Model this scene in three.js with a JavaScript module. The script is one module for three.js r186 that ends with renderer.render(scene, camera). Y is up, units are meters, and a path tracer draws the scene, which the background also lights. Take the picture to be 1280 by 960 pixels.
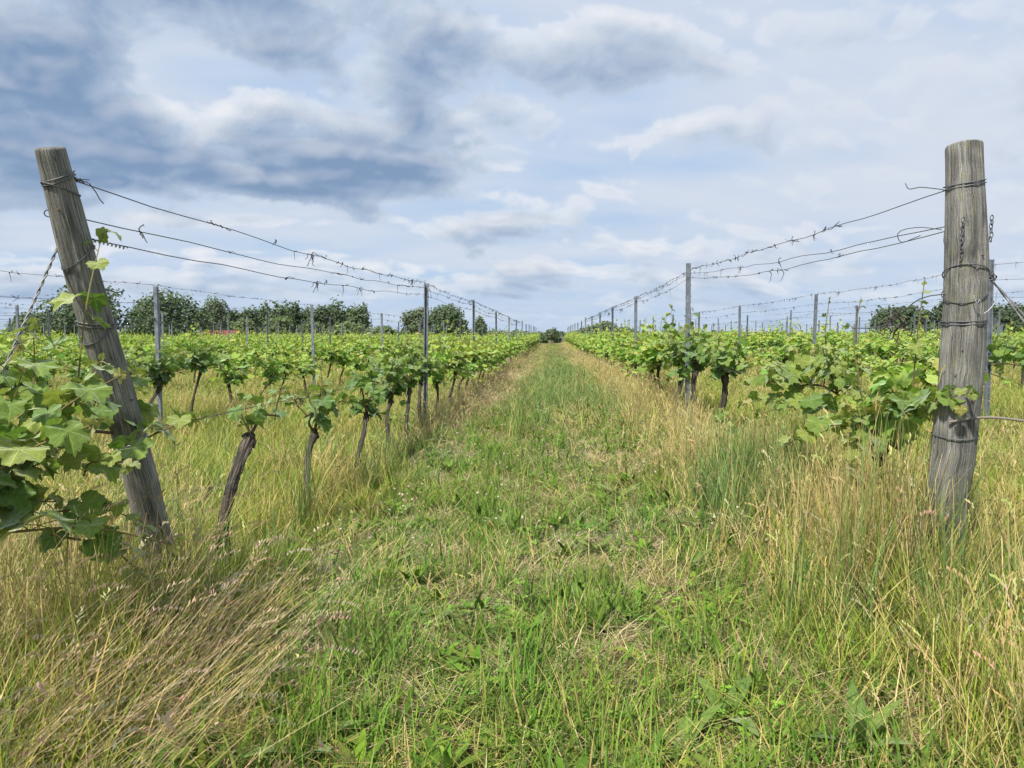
import * as THREE from 'three';
import { mergeGeometries } from 'three/addons/utils/BufferGeometryUtils.js';
import { createNoise2D, createNoise3D } from 'simplex-noise';

// ---------------------------------------------------------------- random numbers and noise
function rng(seed) { let a = seed >>> 0; return () => { a = (a + 0x6D2B79F5) | 0; let t = Math.imul(a ^ (a >>> 15), 1 | a); t = (t + Math.imul(t ^ (t >>> 7), 61 | t)) ^ t; return ((t ^ (t >>> 14)) >>> 0) / 4294967296; }; }
const n2 = createNoise2D(rng(11)), n2b = createNoise2D(rng(27)), n3 = createNoise3D(rng(5));
const fbm = (x, y, o = 4) => { let s = 0, a = 0.5; for (let i = 0; i < o; i++) { s += a * n2(x, y); x = x * 2.03 + 17.1; y = y * 2.03 - 9.3; a *= 0.5; } return s; };
const { clamp, lerp } = THREE.MathUtils;
const smoothstep = (x, a, b) => { const t = clamp((x - a) / (b - a), 0, 1); return t * t * (3 - 2 * t); }; // also with a > b
const V = (x, y, z) => new THREE.Vector3(x, y, z);
const UP = V(0, 1, 0);

// ---------------------------------------------------------------- camera
const scene = new THREE.Scene();
const camera = new THREE.PerspectiveCamera(56.72, 4 / 3, 0.05, 3000);
camera.rotation.order = 'YXZ';
camera.position.set(0, 1.1, 0);
camera.rotation.set(THREE.MathUtils.degToRad(-3.989), THREE.MathUtils.degToRad(3.211), 0);
scene.add(camera);

// ---------------------------------------------------------------- light and exposure
const EXPOSURE = 1.58;
const renderer = new THREE.WebGLRenderer({ antialias: true });
renderer.toneMapping = THREE.LinearToneMapping;
renderer.toneMappingExposure = EXPOSURE;
renderer.shadowMap.enabled = true;
renderer.shadowMap.type = THREE.PCFSoftShadowMap;
const sun = new THREE.DirectionalLight(new THREE.Color(1, 0.945, 0.83), 4.1);
sun.name = 'sun';
sun.position.set(-26, 66, 30);
sun.target.position.set(0, 0, -12);
sun.castShadow = true;
sun.shadow.radius = 6;
sun.shadow.mapSize.set(4096, 4096);
Object.assign(sun.shadow.camera, { left: -50, right: 50, top: 60, bottom: -60, near: 1, far: 250 });
scene.add(sun, sun.target);

// ---------------------------------------------------------------- sky: broken stratocumulus, computed for every direction
function makeSky() {
  const W = 4096, H = 2048, data = new Float32Array(W * H * 4);
  const lin = (r, g, b) => { const c = new THREE.Color().setRGB(r / 255, g / 255, b / 255, THREE.SRGBColorSpace); return [c.r / EXPOSURE, c.g / EXPOSURE, c.b / EXPOSURE]; };
  const C = { blueLow: lin(178, 206, 236), blueHigh: lin(158, 192, 234), veil: lin(211, 221, 236), white: lin(241, 243, 247), mid: lin(191, 207, 226), dark: lin(126, 153, 188), low: lin(184, 207, 234), sheet: lin(214, 222, 236) };
  // where the thick cloud masses and the open stretches lie: azimuth from the rows (degrees), elevation, half widths, weight
  const M = [[-36, 14, 9, 5.5, 0.8], [-29, 25, 13, 4, 0.72], [-19, 19, 6, 2.4, 0.36], [-19, 12.6, 9, 2.6, 0.5], [-10, 13.4, 7, 2.8, 0.36], [-9, 22.5, 8, 2.2, 0.36], [-26, 11.4, 8, 1.3, 0.3],
    [9, 14.9, 8, 1.3, 0.46], [5, 21, 5, 2.2, 0.28], [-6, 8.2, 5, 1.2, 0.5], [-15, 9.4, 7, 1.0, 0.36], [20, 13.4, 4, 1, 0.26], [28, 17, 7, 2, 0.2], [-36, 3.5, 12, 1.0, 0.25], [-12, 4.5, 16, 0.9, 0.2], [17, 20, 6, 1.5, 0.2],
    [-27, 17.6, 2.4, 2.6, -0.8], [-26, 9.4, 12, 0.8, -0.5], [-15, 7.3, 5, 1.0, -0.4], [-8, 9.8, 4.5, 1.0, -0.45], [-2, 12.2, 4.5, 1.3, -0.5], [4, 15.6, 4.5, 1.3, -0.45], [10, 17.6, 5, 1.0, -0.45], [25, 25, 14, 4, -0.3], [16, 9, 12, 2.2, -0.25], [-33, 7, 7, 1.4, -0.4], [-20, 6.4, 14, 1.0, -0.25], [29, 9, 8, 2, -0.3], [9, 12.4, 10, 0.8, -0.35], [4, 26, 8, 3, -0.3]];
  const steer = (az, el) => { let m = 0; for (const [ca, ce, wa, we, w] of M) { let da = az - ca; if (da > 180) da -= 360; if (da < -180) da += 360; const q = (da / wa) ** 2 + ((el - ce) / we) ** 2; if (q < 6) m += w * Math.exp(-q); } return m; };
  const dens = (az, el, fine) => {
    const a = az * Math.PI / 180, e = Math.max(el, 0) * Math.PI / 180, t = Math.cos(e) / (Math.sin(e) + 0.22);
    let px = Math.sin(a) * t, pz = -Math.cos(a) * t; px += 0.5 * pz; // the banks drift slantwise
    const wx = px + 0.1 * n2b(px * 1.7 + 3, pz * 1.7), wz = pz + 0.1 * n2b(px * 1.7 - 8, pz * 1.7 + 5);
    let s = 0.42 * n2(wx * 1.1, wz * 1.5) + 0.3 * n2(wx * 2.3 + 9, wz * 2.9) + 0.2 * n2(wx * 5 - 4, wz * 6.2);
    const ax = az / 6.2 + 0.15 * n2b(az / 9, el / 5), ay = el / 4.0 + 0.12 * n2b(az / 8 + 7, el / 4.5 - 3) - az / 30; // fine billows keep their shape near the horizon
    let am = 0.23, f = 1; for (let i = 0; i < fine; i++) { s += am * ((Math.sqrt(n2b(ax * f + i * 5, ay * f - i * 3) ** 2 + 0.05) - 0.45) * 0.8 + 0.6 * n2(ax * f * 1.3 - i, ay * f * 1.3 + i)); am *= 0.6; f *= 2.03; }
    return s * 0.6 + steer(az, el) * 0.9 + 0.07;
  };
  const mix = (o, c, k) => { for (let i = 0; i < 3; i++) o[i] += (c[i] - o[i]) * k; };
  for (let row = 0; row < H; row++) {
    const el = ((row + 0.5) / H - 0.5) * 180;
    for (let col = 0; col < W; col++) {
      const k = (row * W + col) * 4;
      const round = ((col + 0.5) / W - 0.5) * 360, az0 = round + 90, az = az0 > 180 ? az0 - 360 : az0;
      const o = [0, 0, 0], coarse = Math.abs(az) > 55 || el > 42 || el < -3;
      if (coarse && (row % 3 || col % 3)) { const f = ((row - row % 3) * W + col - col % 3) * 4; if (data[f + 3]) { data[k] = data[f]; data[k + 1] = data[f + 1]; data[k + 2] = data[f + 2]; data[k + 3] = 1; continue; } }
      if (el < -3) mix(o, C.low, 1);
      else {
        const e = Math.max(el, 0);
        mix(o, C.blueLow, 1); mix(o, C.blueHigh, smoothstep(e, 2, 26));
        const a = az / 57.2958, t = Math.cos(e / 57.2958) / (Math.sin(e / 57.2958) + 0.16), px = Math.sin(a) * t, pz = -Math.cos(a) * t;
        const v = fbm(px * 0.8 + 40 + pz * 0.4, pz * 1.3 + 11, 5);
        mix(o, C.veil, clamp(0.72 + 0.7 * v, 0, 1) * 0.92);
        const d = dens(az, e, 6), up = dens(az - 0.6, e + 1.1, 2), d3 = dens(az, e, 3);
        const cover = smoothstep(d, -0.02, 0.26), relief = clamp((d3 - up) * 2.1, -1, 1), thick = smoothstep(d, 0.1, 0.7);
        const c = [0, 0, 0]; mix(c, C.veil, 1); mix(c, C.mid, smoothstep(d, 0.0, 0.28)); mix(c, C.dark, thick);
        if (relief > 0) mix(c, C.white, relief * (1 - 0.62 * thick)); else mix(c, C.dark, -relief * 0.42);
        mix(o, c, cover * 0.96);
        mix(o, C.white, Math.exp(-(((d - 0.06) / 0.09) ** 2)) * 0.5 * clamp(0.35 + relief * 2, 0, 1));
        mix(o, C.low, (1 - smoothstep(e, 0, 6)) * 0.6);
        let sheet = 0; for (const [ca, wa] of [[27, 20], [118, 26], [-130, 30], [-75, 14]]) sheet += Math.exp(-(((az - ca) / wa) ** 2)); mix(o, C.sheet, clamp(sheet * (0.62 + 0.5 * v), 0, 0.8) * smoothstep(e, 1, 9)); // high cloud sheets
        if (el > 60) mix(o, C.mid, smoothstep(el, 60, 80) * 0.9);
      }
      data[k] = o[0]; data[k + 1] = o[1]; data[k + 2] = o[2]; data[k + 3] = 1;
    }
  }
  const t = new THREE.DataTexture(data, W, H, THREE.RGBAFormat, THREE.FloatType);
  t.mapping = THREE.EquirectangularReflectionMapping; t.magFilter = THREE.LinearFilter; t.minFilter = THREE.LinearFilter; t.wrapS = THREE.RepeatWrapping; t.needsUpdate = true;
  return t;
}
scene.background = makeSky();
scene.environment = scene.background;

// ---------------------------------------------------------------- helpers
const used = new Map();
function numbered(name) { const n = used.get(name) ?? 0; used.set(name, n + 1); return n ? name + '_' + String(n).padStart(3, '0') : name; }
function tag(o, label, category, group, kind) { if (label) o.userData.label = label; if (category) o.userData.category = category; if (group) o.userData.group = group; if (kind) o.userData.kind = kind; return o; }
function mesh(name, geo, mat, parent) { const m = new THREE.Mesh(geo, mat); m.name = parent ? name : numbered(name); m.castShadow = m.receiveShadow = true; (parent ?? scene).add(m); return m; }
function group(name, pos) { const g = new THREE.Group(); g.name = numbered(name); if (pos) g.position.copy(pos); scene.add(g); return g; }
const rgb = (r, g, b) => new THREE.Color().setRGB(r, g, b);
function tex(w, h, fn, srgb = true) {
  const d = new Uint8Array(w * h * 4);
  for (let y = 0; y < h; y++) for (let x = 0; x < w; x++) { const c = fn(x / w, y / h), k = (y * w + x) * 4; for (let i = 0; i < 3; i++) d[k + i] = clamp(c[i], 0, 1) * 255; d[k + 3] = 255; }
  const t = new THREE.DataTexture(d, w, h); t.magFilter = THREE.LinearFilter; t.minFilter = THREE.LinearMipmapLinearFilter; t.generateMipmaps = true; t.wrapS = t.wrapT = THREE.RepeatWrapping;
  if (srgb) t.colorSpace = THREE.SRGBColorSpace; t.needsUpdate = true; return t;
}
// noise that repeats over the unit square
const tile = (u, v, f, seed = 0) => { const a = u * 2 * Math.PI, b = v * 2 * Math.PI, r = f / (2 * Math.PI); return 0.5 * (n3(Math.cos(a) * r + seed, Math.sin(a) * r, Math.cos(b) * r + Math.sin(b) * r * 1.7) + n3(Math.sin(a) * r - seed, Math.cos(b) * r, Math.sin(b) * r + Math.cos(a) * r * 0.6)); };
// a tube along points with its own radius at every point, optional surface relief; uv in metres
function tube(pts, radii, sides = 8, relief = null, capped = true) {
  const P = [], U = [], I = [], n = pts.length; let len = 0, ref = null;
  for (let i = 0; i < n; i++) {
    const t = pts[Math.min(i + 1, n - 1)].clone().sub(pts[Math.max(i - 1, 0)]).normalize();
    if (!ref) { ref = Math.abs(t.y) < 0.9 ? V(0, 1, 0) : V(1, 0, 0); }
    const b = ref.clone().sub(t.clone().multiplyScalar(ref.dot(t))).normalize(), c = t.clone().cross(b); ref = b;
    if (i) len += pts[i].distanceTo(pts[i - 1]);
    const r = Array.isArray(radii) ? radii[i] : radii;
    for (let k = 0; k <= sides; k++) {
      const a = k / sides * Math.PI * 2, q = r * (relief ? relief(a, len, i / (n - 1)) : 1);
      P.push(pts[i].x + (b.x * Math.cos(a) + c.x * Math.sin(a)) * q, pts[i].y + (b.y * Math.cos(a) + c.y * Math.sin(a)) * q, pts[i].z + (b.z * Math.cos(a) + c.z * Math.sin(a)) * q);
      U.push(k / sides, len);
    }
  }
  for (let i = 0; i < n - 1; i++) for (let k = 0; k < sides; k++) { const a = i * (sides + 1) + k, b = a + sides + 1; I.push(a, a + 1, b, b, a + 1, b + 1); }
  if (capped) for (const e of [0, n - 1]) {
    const at = P.length / 3; P.push(pts[e].x, pts[e].y, pts[e].z); U.push(0.5, 0);
    for (let k = 0; k < sides; k++) { const a = e * (sides + 1) + k; e ? I.push(a, a + 1, at) : I.push(a + 1, a, at); }
  }
  const g = new THREE.BufferGeometry();
  g.setAttribute('position', new THREE.Float32BufferAttribute(P, 3)); g.setAttribute('uv', new THREE.Float32BufferAttribute(U, 2)); g.setIndex(I); g.computeVertexNormals();
  return g;
}
const curve = (pts, n) => new THREE.CatmullRomCurve3(pts).getPoints(n);
function box(x0, x1, y0, y1, z0, z1) { const g = new THREE.BoxGeometry(x1 - x0, y1 - y0, z1 - z0); g.translate((x0 + x1) / 2, (y0 + y1) / 2, (z0 + z1) / 2); return g; }

// ---------------------------------------------------------------- ground
const landH = (x, z) => 0.075 * Math.tanh(x / 1.8) + (Math.hypot(x, z) < 110 ? 0.03 * n2(x * 0.35, z * 0.3) + 0.012 * n2b(x * 2.1, z * 2.1) : 0);
{
  const xs = [], zs = [];
  for (let i = 0; i <= 150; i++) { const s = i / 75 - 1; xs.push(Math.sign(s) * (Math.abs(s) * 12 + Math.abs(s) ** 5 * 900)); }
  for (let i = 0; i <= 190; i++) { const s = i / 190; zs.push(9 - s * 40 - s ** 5 * 1300); }
  const P = [], U = [], C = [], I = [];
  for (const z of zs) for (const x of xs) {
    P.push(x, landH(x, z), z); U.push(x / 3, z / 3);
    const k = 0.5 + 0.5 * fbm(x * 0.25, z * 0.25, 3); C.push(0.85 + 0.25 * k, 0.9 + 0.12 * (1 - k), 0.85);
  }
  const nx = xs.length; for (let j = 0; j < zs.length - 1; j++) for (let i = 0; i < nx - 1; i++) { const a = j * nx + i; I.push(a, a + 1, a + nx, a + nx, a + 1, a + nx + 1); }
  const g = new THREE.BufferGeometry(); g.setAttribute('position', new THREE.Float32BufferAttribute(P, 3)); g.setAttribute('uv', new THREE.Float32BufferAttribute(U, 2)); g.setAttribute('color', new THREE.Float32BufferAttribute(C, 3)); g.setIndex(I); g.computeVertexNormals();
  const soil = tex(1024, 1024, (u, v) => {
    const a = tile(u, v, 6), b = tile(u, v, 24, 9), c = tile(u, v, 90, 4), straw = Math.abs(tile(u * 1.0, v * 1.0, 60, 31));
    const k = clamp(0.5 + 0.5 * a + 0.3 * b, 0, 1), l = 0.8 + 0.25 * c + 0.2 * b;
    const dry = [0.56, 0.48, 0.31], green = [0.36, 0.42, 0.19], earth = [0.33, 0.27, 0.19], o = [];
    for (let i = 0; i < 3; i++) { let q = lerp(green[i], dry[i], k); q = lerp(q, earth[i], smoothstep(straw, 0.12, 0) * 0.6); o.push(q * l); }
    return o;
  });
  tag(mesh('ground', g, new THREE.MeshStandardMaterial({ map: soil, bumpMap: soil, bumpScale: 0.02, vertexColors: true, roughness: 1 })), 'uneven grassy ground of the vineyard', 'ground', null, 'structure');
}

// ---------------------------------------------------------------- materials
const bark = tex(512, 512, (u, v) => {
  const f = tile(u * 1.0 + 0.03 * tile(u, v, 5, 2), v, 3, 7), strips = tile((u + 0.04 * tile(u, v, 4, 3)) % 1, (v * 0.12 + 1) % 1, 40, 12), fine = tile(u, v, 60, 8);
  const k = clamp(0.45 + 0.85 * strips + 0.2 * f + 0.25 * fine, 0, 1), red = 0.03 * f; return [0.10 + 0.40 * k + red, 0.09 + 0.365 * k, 0.08 + 0.325 * k];
});
const postWood = tex(1024, 1024, (u, v) => {
  const wv = v + 0.0, warp = 0.012 * tile(u, v, 6, 3) + 0.006 * tile(u, v, 18, 6);
  const g1 = tile((u + warp + 1) % 1, (wv * 0.02 + 1) % 1, 70, 2), g2 = tile((u + warp + 1) % 1, (wv * 0.05 + 1) % 1, 190, 5), blot = tile(u, v, 7, 14), fine = tile(u, v, 120, 4);
  const crack = smoothstep(Math.abs(tile((u + warp * 2 + 1) % 1, (wv * 0.04 + 1) % 1, 26, 22)), 0.035, 0), lichen = smoothstep(tile(u, v, 11, 40) + 0.4 * fine, 0.3, 0.6);
  let k = 0.52 + 0.34 * g1 + 0.3 * g2 + 0.26 * blot + 0.16 * fine; k *= 1 - 0.8 * crack;
  const o = [0.205 + 0.48 * k, 0.203 + 0.475 * k, 0.195 + 0.46 * k]; return [lerp(o[0], 0.50, lichen * 0.3), lerp(o[1], 0.50, lichen * 0.32), lerp(o[2], 0.33, lichen * 0.3)];
});
const veins = tex(256, 256, (u, v) => {
  const x = u * 2 - 1, y = v * 2 - 1, r = Math.hypot(x, y), a = Math.atan2(x, y); let w = 0;
  for (const [b, w0] of [[0, 1], [0.98, 0.9], [-0.98, 0.9], [2.0, 0.7], [-2.0, 0.7]]) {
    const d = a - b, off = Math.abs(Math.sin(d)) * r, on = Math.cos(d) > 0; if (on) w = Math.max(w, w0 * smoothstep(off, 0.03, 0.006));
    if (on) { const along = Math.cos(d) * r, q = ((along - off * 0.9) * 7.5) % 1; w = Math.max(w, 0.55 * smoothstep(Math.abs(q - 0.5), 0.1, 0.02) * smoothstep(off, 0.42, 0.05)); }
  }
  const m = 0.86 + 0.1 * tile(u, v, 7, 3) + 0.08 * tile(u, v, 30, 9); return [m + 0.2 * w - 0.06, m + 0.18 * w - 0.05, m + 0.1 * w - 0.05];
});
const leafTone = [[0.075, 0.165, 0.016], [0.105, 0.22, 0.02], [0.15, 0.28, 0.026], [0.215, 0.335, 0.034], [0.31, 0.39, 0.05], [0.41, 0.40, 0.08]];
const leafMat = leafTone.map((c) => new THREE.MeshPhysicalMaterial({ color: rgb(...c.map((q) => q * 1.35)), map: veins, bumpMap: veins, bumpScale: 0.003, roughness: 1, clearcoat: 0.07, clearcoatRoughness: 0.4, transmission: 0.5, thickness: 0, side: THREE.DoubleSide }));
const foliageMat = new THREE.MeshPhysicalMaterial({ color: 0xffffff, vertexColors: true, roughness: 1, clearcoat: 0.06, clearcoatRoughness: 0.4, transmission: 0.5, thickness: 0, side: THREE.DoubleSide });
const grassMat = new THREE.MeshPhysicalMaterial({ color: 0xffffff, vertexColors: true, roughness: 1, transmission: 0.15, thickness: 0, specularIntensity: 0.5, side: THREE.DoubleSide });
const barkMat = new THREE.MeshStandardMaterial({ map: bark, bumpMap: bark, bumpScale: 0.03, roughness: 0.95 });
const caneMat = new THREE.MeshStandardMaterial({ color: rgb(0.13, 0.085, 0.055), roughness: 0.85 });
const oldCaneMat = new THREE.MeshStandardMaterial({ color: rgb(0.2, 0.175, 0.15), roughness: 0.9 });
const shootMat = new THREE.MeshStandardMaterial({ color: rgb(0.16, 0.13, 0.05), roughness: 0.7 });
const farWoodMat = new THREE.MeshStandardMaterial({ color: rgb(0.11, 0.085, 0.065), roughness: 0.95 });
const steelTex = tex(256, 256, (u, v) => { const k = 0.72 + 0.12 * tile(u, v, 9, 2) + 0.1 * tile(u, v, 40, 5) + 0.06 * tile(u, v, 90, 1); return [k * 0.95, k * 0.98, k * 1.02]; });
const steelMat = new THREE.MeshStandardMaterial({ map: steelTex, color: rgb(0.46, 0.48, 0.51), metalness: 0.45, roughness: 0.55 });
const wireMat = new THREE.MeshStandardMaterial({ color: rgb(0.13, 0.135, 0.145), metalness: 0.5, roughness: 0.6 });
const shinyWireMat = new THREE.MeshStandardMaterial({ color: rgb(0.38, 0.39, 0.41), metalness: 0.6, roughness: 0.45 });
const cableMat = new THREE.MeshStandardMaterial({ color: rgb(0.2, 0.2, 0.21), metalness: 0.4, roughness: 0.6 });
const tendrilMat = new THREE.MeshStandardMaterial({ color: rgb(0.065, 0.05, 0.045), roughness: 0.95 });
const rustMat = new THREE.MeshStandardMaterial({ color: rgb(0.16, 0.1, 0.07), metalness: 0.3, roughness: 0.8 });

// ---------------------------------------------------------------- vine leaves
const LOBES = [[0, 1], [0.12, 0.9], [0.2, 0.94], [0.34, 0.82], [0.5, 0.72], [0.64, 0.84], [0.74, 0.82], [0.86, 0.93], [0.98, 0.9], [1.16, 0.9], [1.3, 0.8], [1.5, 0.76], [1.66, 0.84], [1.86, 0.8], [2.06, 0.84], [2.35, 0.74], [2.62, 0.7], [2.9, 0.5], [3.08, 0.2]];
function leafGeo(r, lod) {
  let half = LOBES; if (lod === 1) half = [0, 2, 4, 7, 9, 11, 14, 16, 18].map((i) => LOBES[i]); if (lod === 2) half = [[0, 1], [0.5, 0.76], [0.95, 0.93], [2.0, 0.84], [2.75, 0.55]];
  const out = []; for (const [a, q] of half) out.push([a, q * (0.94 + 0.12 * r())]); for (let i = half.length - 1; i > 0; i--) out.push([-half[i][0], half[i][1] * (0.94 + 0.12 * r())]);
  const cup = -0.25 + 0.75 * r(), fold = 0.05 + 0.4 * r(), wave = 0.05 + 0.06 * r(), ph = r() * 6, droop = 0.1 + 0.25 * r();
  const z = (a, q) => { const x = Math.sin(a) * q, y = Math.cos(a) * q; return fold * Math.abs(x) * 0.8 - cup * q * q * 0.5 - droop * Math.max(0, y) ** 2 + wave * q * Math.cos(a * 5 + ph) + 0.04 * q * Math.sin(a * 9 + ph); };
  const P = [0, 0, 0], U = [0.5, 0.5], I = [], n = out.length, rings = lod === 0 ? [0.55, 1] : [1];
  const put = (a, q) => { P.push(Math.sin(a) * q, Math.cos(a) * q, z(a, q)); U.push(0.5 + 0.5 * Math.sin(a) * q, 0.5 + 0.5 * Math.cos(a) * q); };
  for (const k of rings) for (const [a, q] of out) put(a, q * k);
  for (let i = 0; i < n - 1; i++) {
    I.push(0, 1 + i + 1, 1 + i);
    if (rings.length > 1) { const a = 1 + i, b = a + n; I.push(a, a + 1, b, b, a + 1, b + 1); }
  }
  if (Math.abs(out[0][0]) < 1e-6) { I.push(0, 1, n); if (rings.length > 1) I.push(n, 1, 2 * n, 2 * n, 1, 1 + n); }
  const g = new THREE.BufferGeometry(); g.setAttribute('position', new THREE.Float32BufferAttribute(P, 3)); g.setAttribute('uv', new THREE.Float32BufferAttribute(U, 2)); g.setIndex(I); g.computeVertexNormals(); return g;
}
const lr = rng(77);
// the outline is listed from the tip round one side; join both halves at the petiole notch
const LEAF = [0, 1, 2].map((lod) => [0, 1, 2, 3, 4, 5].map(() => leafGeo(lr, lod)));

// merges copies of the leaf geometries, each with its own colour, into one geometry
function mergeLeaves(list, lod) {
  let nv = 0, ni = 0; for (const l of list) { const g = LEAF[lod][l.form]; nv += g.attributes.position.count; ni += g.index.count; }
  const P = new Float32Array(nv * 3), N = new Float32Array(nv * 3), C = new Float32Array(nv * 3), I = new Uint32Array(ni), v = V(), nm = new THREE.Matrix3(); let a = 0, b = 0;
  for (const l of list) {
    const g = LEAF[lod][l.form], p = g.attributes.position, n = g.attributes.normal; nm.getNormalMatrix(l.m); const base = a;
    for (let i = 0; i < p.count; i++, a++) { v.fromBufferAttribute(p, i).applyMatrix4(l.m).toArray(P, a * 3); v.fromBufferAttribute(n, i).applyMatrix3(nm).normalize().toArray(N, a * 3); C[a * 3] = l.c[0]; C[a * 3 + 1] = l.c[1]; C[a * 3 + 2] = l.c[2]; }
    for (let i = 0; i < g.index.count; i++) I[b++] = g.index.getX(i) + base;
  }
  const o = new THREE.BufferGeometry(); o.setAttribute('position', new THREE.BufferAttribute(P, 3)); o.setAttribute('normal', new THREE.BufferAttribute(N, 3)); o.setAttribute('color', new THREE.BufferAttribute(C, 3)); o.setIndex(new THREE.BufferAttribute(I, 1)); return o;
}

// ---------------------------------------------------------------- one grapevine: gnarled trunk, canes along the row (local z), shoots, leaves
function vineData(seed, o = {}) {
  const r = rng(seed), q = { head: 0.52 + 0.14 * r(), lean: (r() - 0.3) * 0.5, leanX: (r() - 0.5) * 0.16, rad: 0.014 + 0.008 * r(), arms: [0.45 + 0.2 * r(), -(0.35 + 0.2 * r())], every: 0.1, len: 0.36, per: 7, size: 0.07, top: 1, tone: 0.6, droop: 0.25, extra: [], skirt: 5, sides: 9, rings: 18, wire: 0.68, ...o };
  const head = V(q.leanX, q.head, -q.lean), kn = r() * 50;
  const tp = curve([V(0, -0.06, 0), V(q.leanX * 0.1 + (r() - 0.5) * 0.04, q.head * 0.3, -q.lean * 0.06 + (r() - 0.5) * 0.06), V(q.leanX * 0.5 + (r() - 0.5) * 0.06, q.head * 0.7, -q.lean * 0.38 + (r() - 0.5) * 0.07), head], q.rings);
  const tr = tp.map((_, i) => { const t = i / q.rings; return q.rad * (1.12 - 0.25 * t + 0.15 * Math.max(0, 1 - t * 6) + (t > 0.85 ? 0.45 * Math.sin((t - 0.85) / 0.15 * Math.PI * 0.8) : 0)); });
  const relief = (a, l) => 1 + 0.26 * n3(Math.cos(a) * 1.4 + kn, Math.sin(a) * 1.4, l * 5) + 0.2 * n3(Math.cos(a) * 4, Math.sin(a) * 4 + kn, l * 9) + 0.14 * n3(Math.cos(a) * 6 + 5, Math.sin(a) * 6, l * 26);
  const trunk = [tube(tp, tr, q.sides, relief)];
  const knob = (at, s) => { const k = curve([at.clone(), at.clone().add(V((r() - 0.5) * s * 2, s * 1.2, (r() - 0.5) * s * 2.4))], 4); return tube(k, [s, s * 1.15, s * 1.05, s * 0.8, s * 0.3], Math.max(5, q.sides - 2), relief); };
  trunk.push(knob(head, q.rad * 1.05), knob(head.clone().add(V(0.01, -0.03, 0.02)), q.rad * 0.95));
  const canes = [], shoots = [], leaves = [], starts = [];
  for (const L of q.arms) {
    const s = Math.sign(L), pts = [head.clone(), head.clone().add(V((r() - 0.5) * 0.04, 0.07, -s * 0.07)), V(head.x * 0.4 + (r() - 0.5) * 0.05, q.wire + 0.02 + 0.03 * r(), head.z - L * 0.45), V((r() - 0.5) * 0.05, q.wire + (r() - 0.5) * 0.05, head.z - L)];
    const cp = curve(pts, 10); canes.push(tube(cp, cp.map((_, i) => 0.0095 - 0.0004 * i), q.sides > 6 ? 6 : 4));
    const n = Math.max(1, Math.round(Math.abs(L) / q.every)); for (let i = 0; i < n; i++) starts.push(cp[clamp(Math.round(((i + 0.3 + 0.6 * r()) / n) * 10), 1, 10)]);
  }
  for (let i = 0; i < q.skirt; i++) starts.push(head.clone().add(V((r() - 0.5) * 0.06, 0.01, (r() - 0.5) * 0.08)));
  const shoot = (at, len, dir, per, size) => {
    const bend = V((r() - 0.5) * 0.3, 0, (r() - 0.5) * 0.3).multiplyScalar(len), end = at.clone().addScaledVector(dir, len).add(bend.multiplyScalar(0.5)), mid = at.clone().lerp(end, 0.5).add(V((r() - 0.5) * 0.08, 0.04, (r() - 0.5) * 0.08).multiplyScalar(len * 2));
    const sp = curve([at, mid, end], 8); shoots.push(tube(sp, sp.map((_, i) => 0.0042 - 0.0003 * i), 4, null, false));
    const twist = r() * 6.28;
    for (let i = 0; i < per; i++) {
      const t = (i + 0.4 + 0.4 * r()) / per, p = sp[Math.round(t * 8)], ang = twist + i * 2.6 + (r() - 0.5) * 0.9;
      const out = V(Math.cos(ang), 0.25 + 0.5 * r(), Math.sin(ang)).normalize(), pl = (0.035 + 0.045 * r()) * (1.1 - 0.6 * t);
      const j = p.clone().addScaledVector(out, pl); if (q.petioles !== false) shoots.push(tube([p, p.clone().lerp(j, 0.5).add(V(0, 0.005, 0)), j], 0.0017, 3, null, false));
      const s = size * (1.15 - 0.75 * t * t) * (0.7 + 0.6 * r());
      const tip = V(out.x, -0.35 - 0.5 * r(), out.z).add(V((r() - 0.5) * 0.9, (r() - 0.5) * 0.5, (r() - 0.5) * 0.9)).normalize();
      const nrm = V(out.x * 0.5, 0.85, out.z * 0.5).add(V((r() - 0.5) * 0.9, (r() - 0.5) * 0.4, (r() - 0.5) * 0.9));
      const x = tip.clone().cross(nrm).normalize(), z = x.clone().cross(tip).normalize();
      const m = new THREE.Matrix4().makeBasis(x, tip, z).scale(V(s, s, s)).setPosition(j);
      const tone = clamp(Math.floor(q.tone + t * 2.4 + r() * 2.2), 0, r() < 0.12 ? 5 : 4);
      leaves.push({ m, tone, form: Math.floor(r() * 6), c: leafTone[tone].map((k) => k * 1.3 * (0.85 + 0.3 * r())) });
    }
    for (let i = 0; i < 2; i++) { // the small curled leaves at the shoot tip
      const s = size * (0.22 + 0.2 * r()), d = V((r() - 0.5), 0.8, (r() - 0.5)).normalize(), n0 = V(r() - 0.5, 0.3, r() - 0.5), x = d.clone().cross(n0).normalize(), z = x.clone().cross(d).normalize();
      leaves.push({ m: new THREE.Matrix4().makeBasis(x, d, z).scale(V(s, s, s)).setPosition(end.clone().add(V(0, 0.005 - i * 0.02, 0))), tone: 4 + (r() > 0.55 ? 1 : 0), form: Math.floor(r() * 6), c: leafTone[4].map((k) => k * 1.3) });
    }
  };
  for (const [ax, ay, az, dx, dy, dz, len, per, size] of q.extra) shoot(V(ax, ay, az), len, V(dx, dy, dz).normalize(), per, size);
  for (const at of starts) {
    const low = r() < q.droop, dir = V((r() - 0.5) * (low ? 2.4 : 1.4), low ? -0.45 + 0.8 * r() : 0.4 + 0.75 * r(), (r() - 0.5) * 1.4).normalize();
    shoot(at.clone(), q.len * (0.45 + 0.8 * r()) * q.top, dir, Math.max(2, Math.round(q.per * (0.7 + 0.5 * r()))), q.size);
  }
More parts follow.
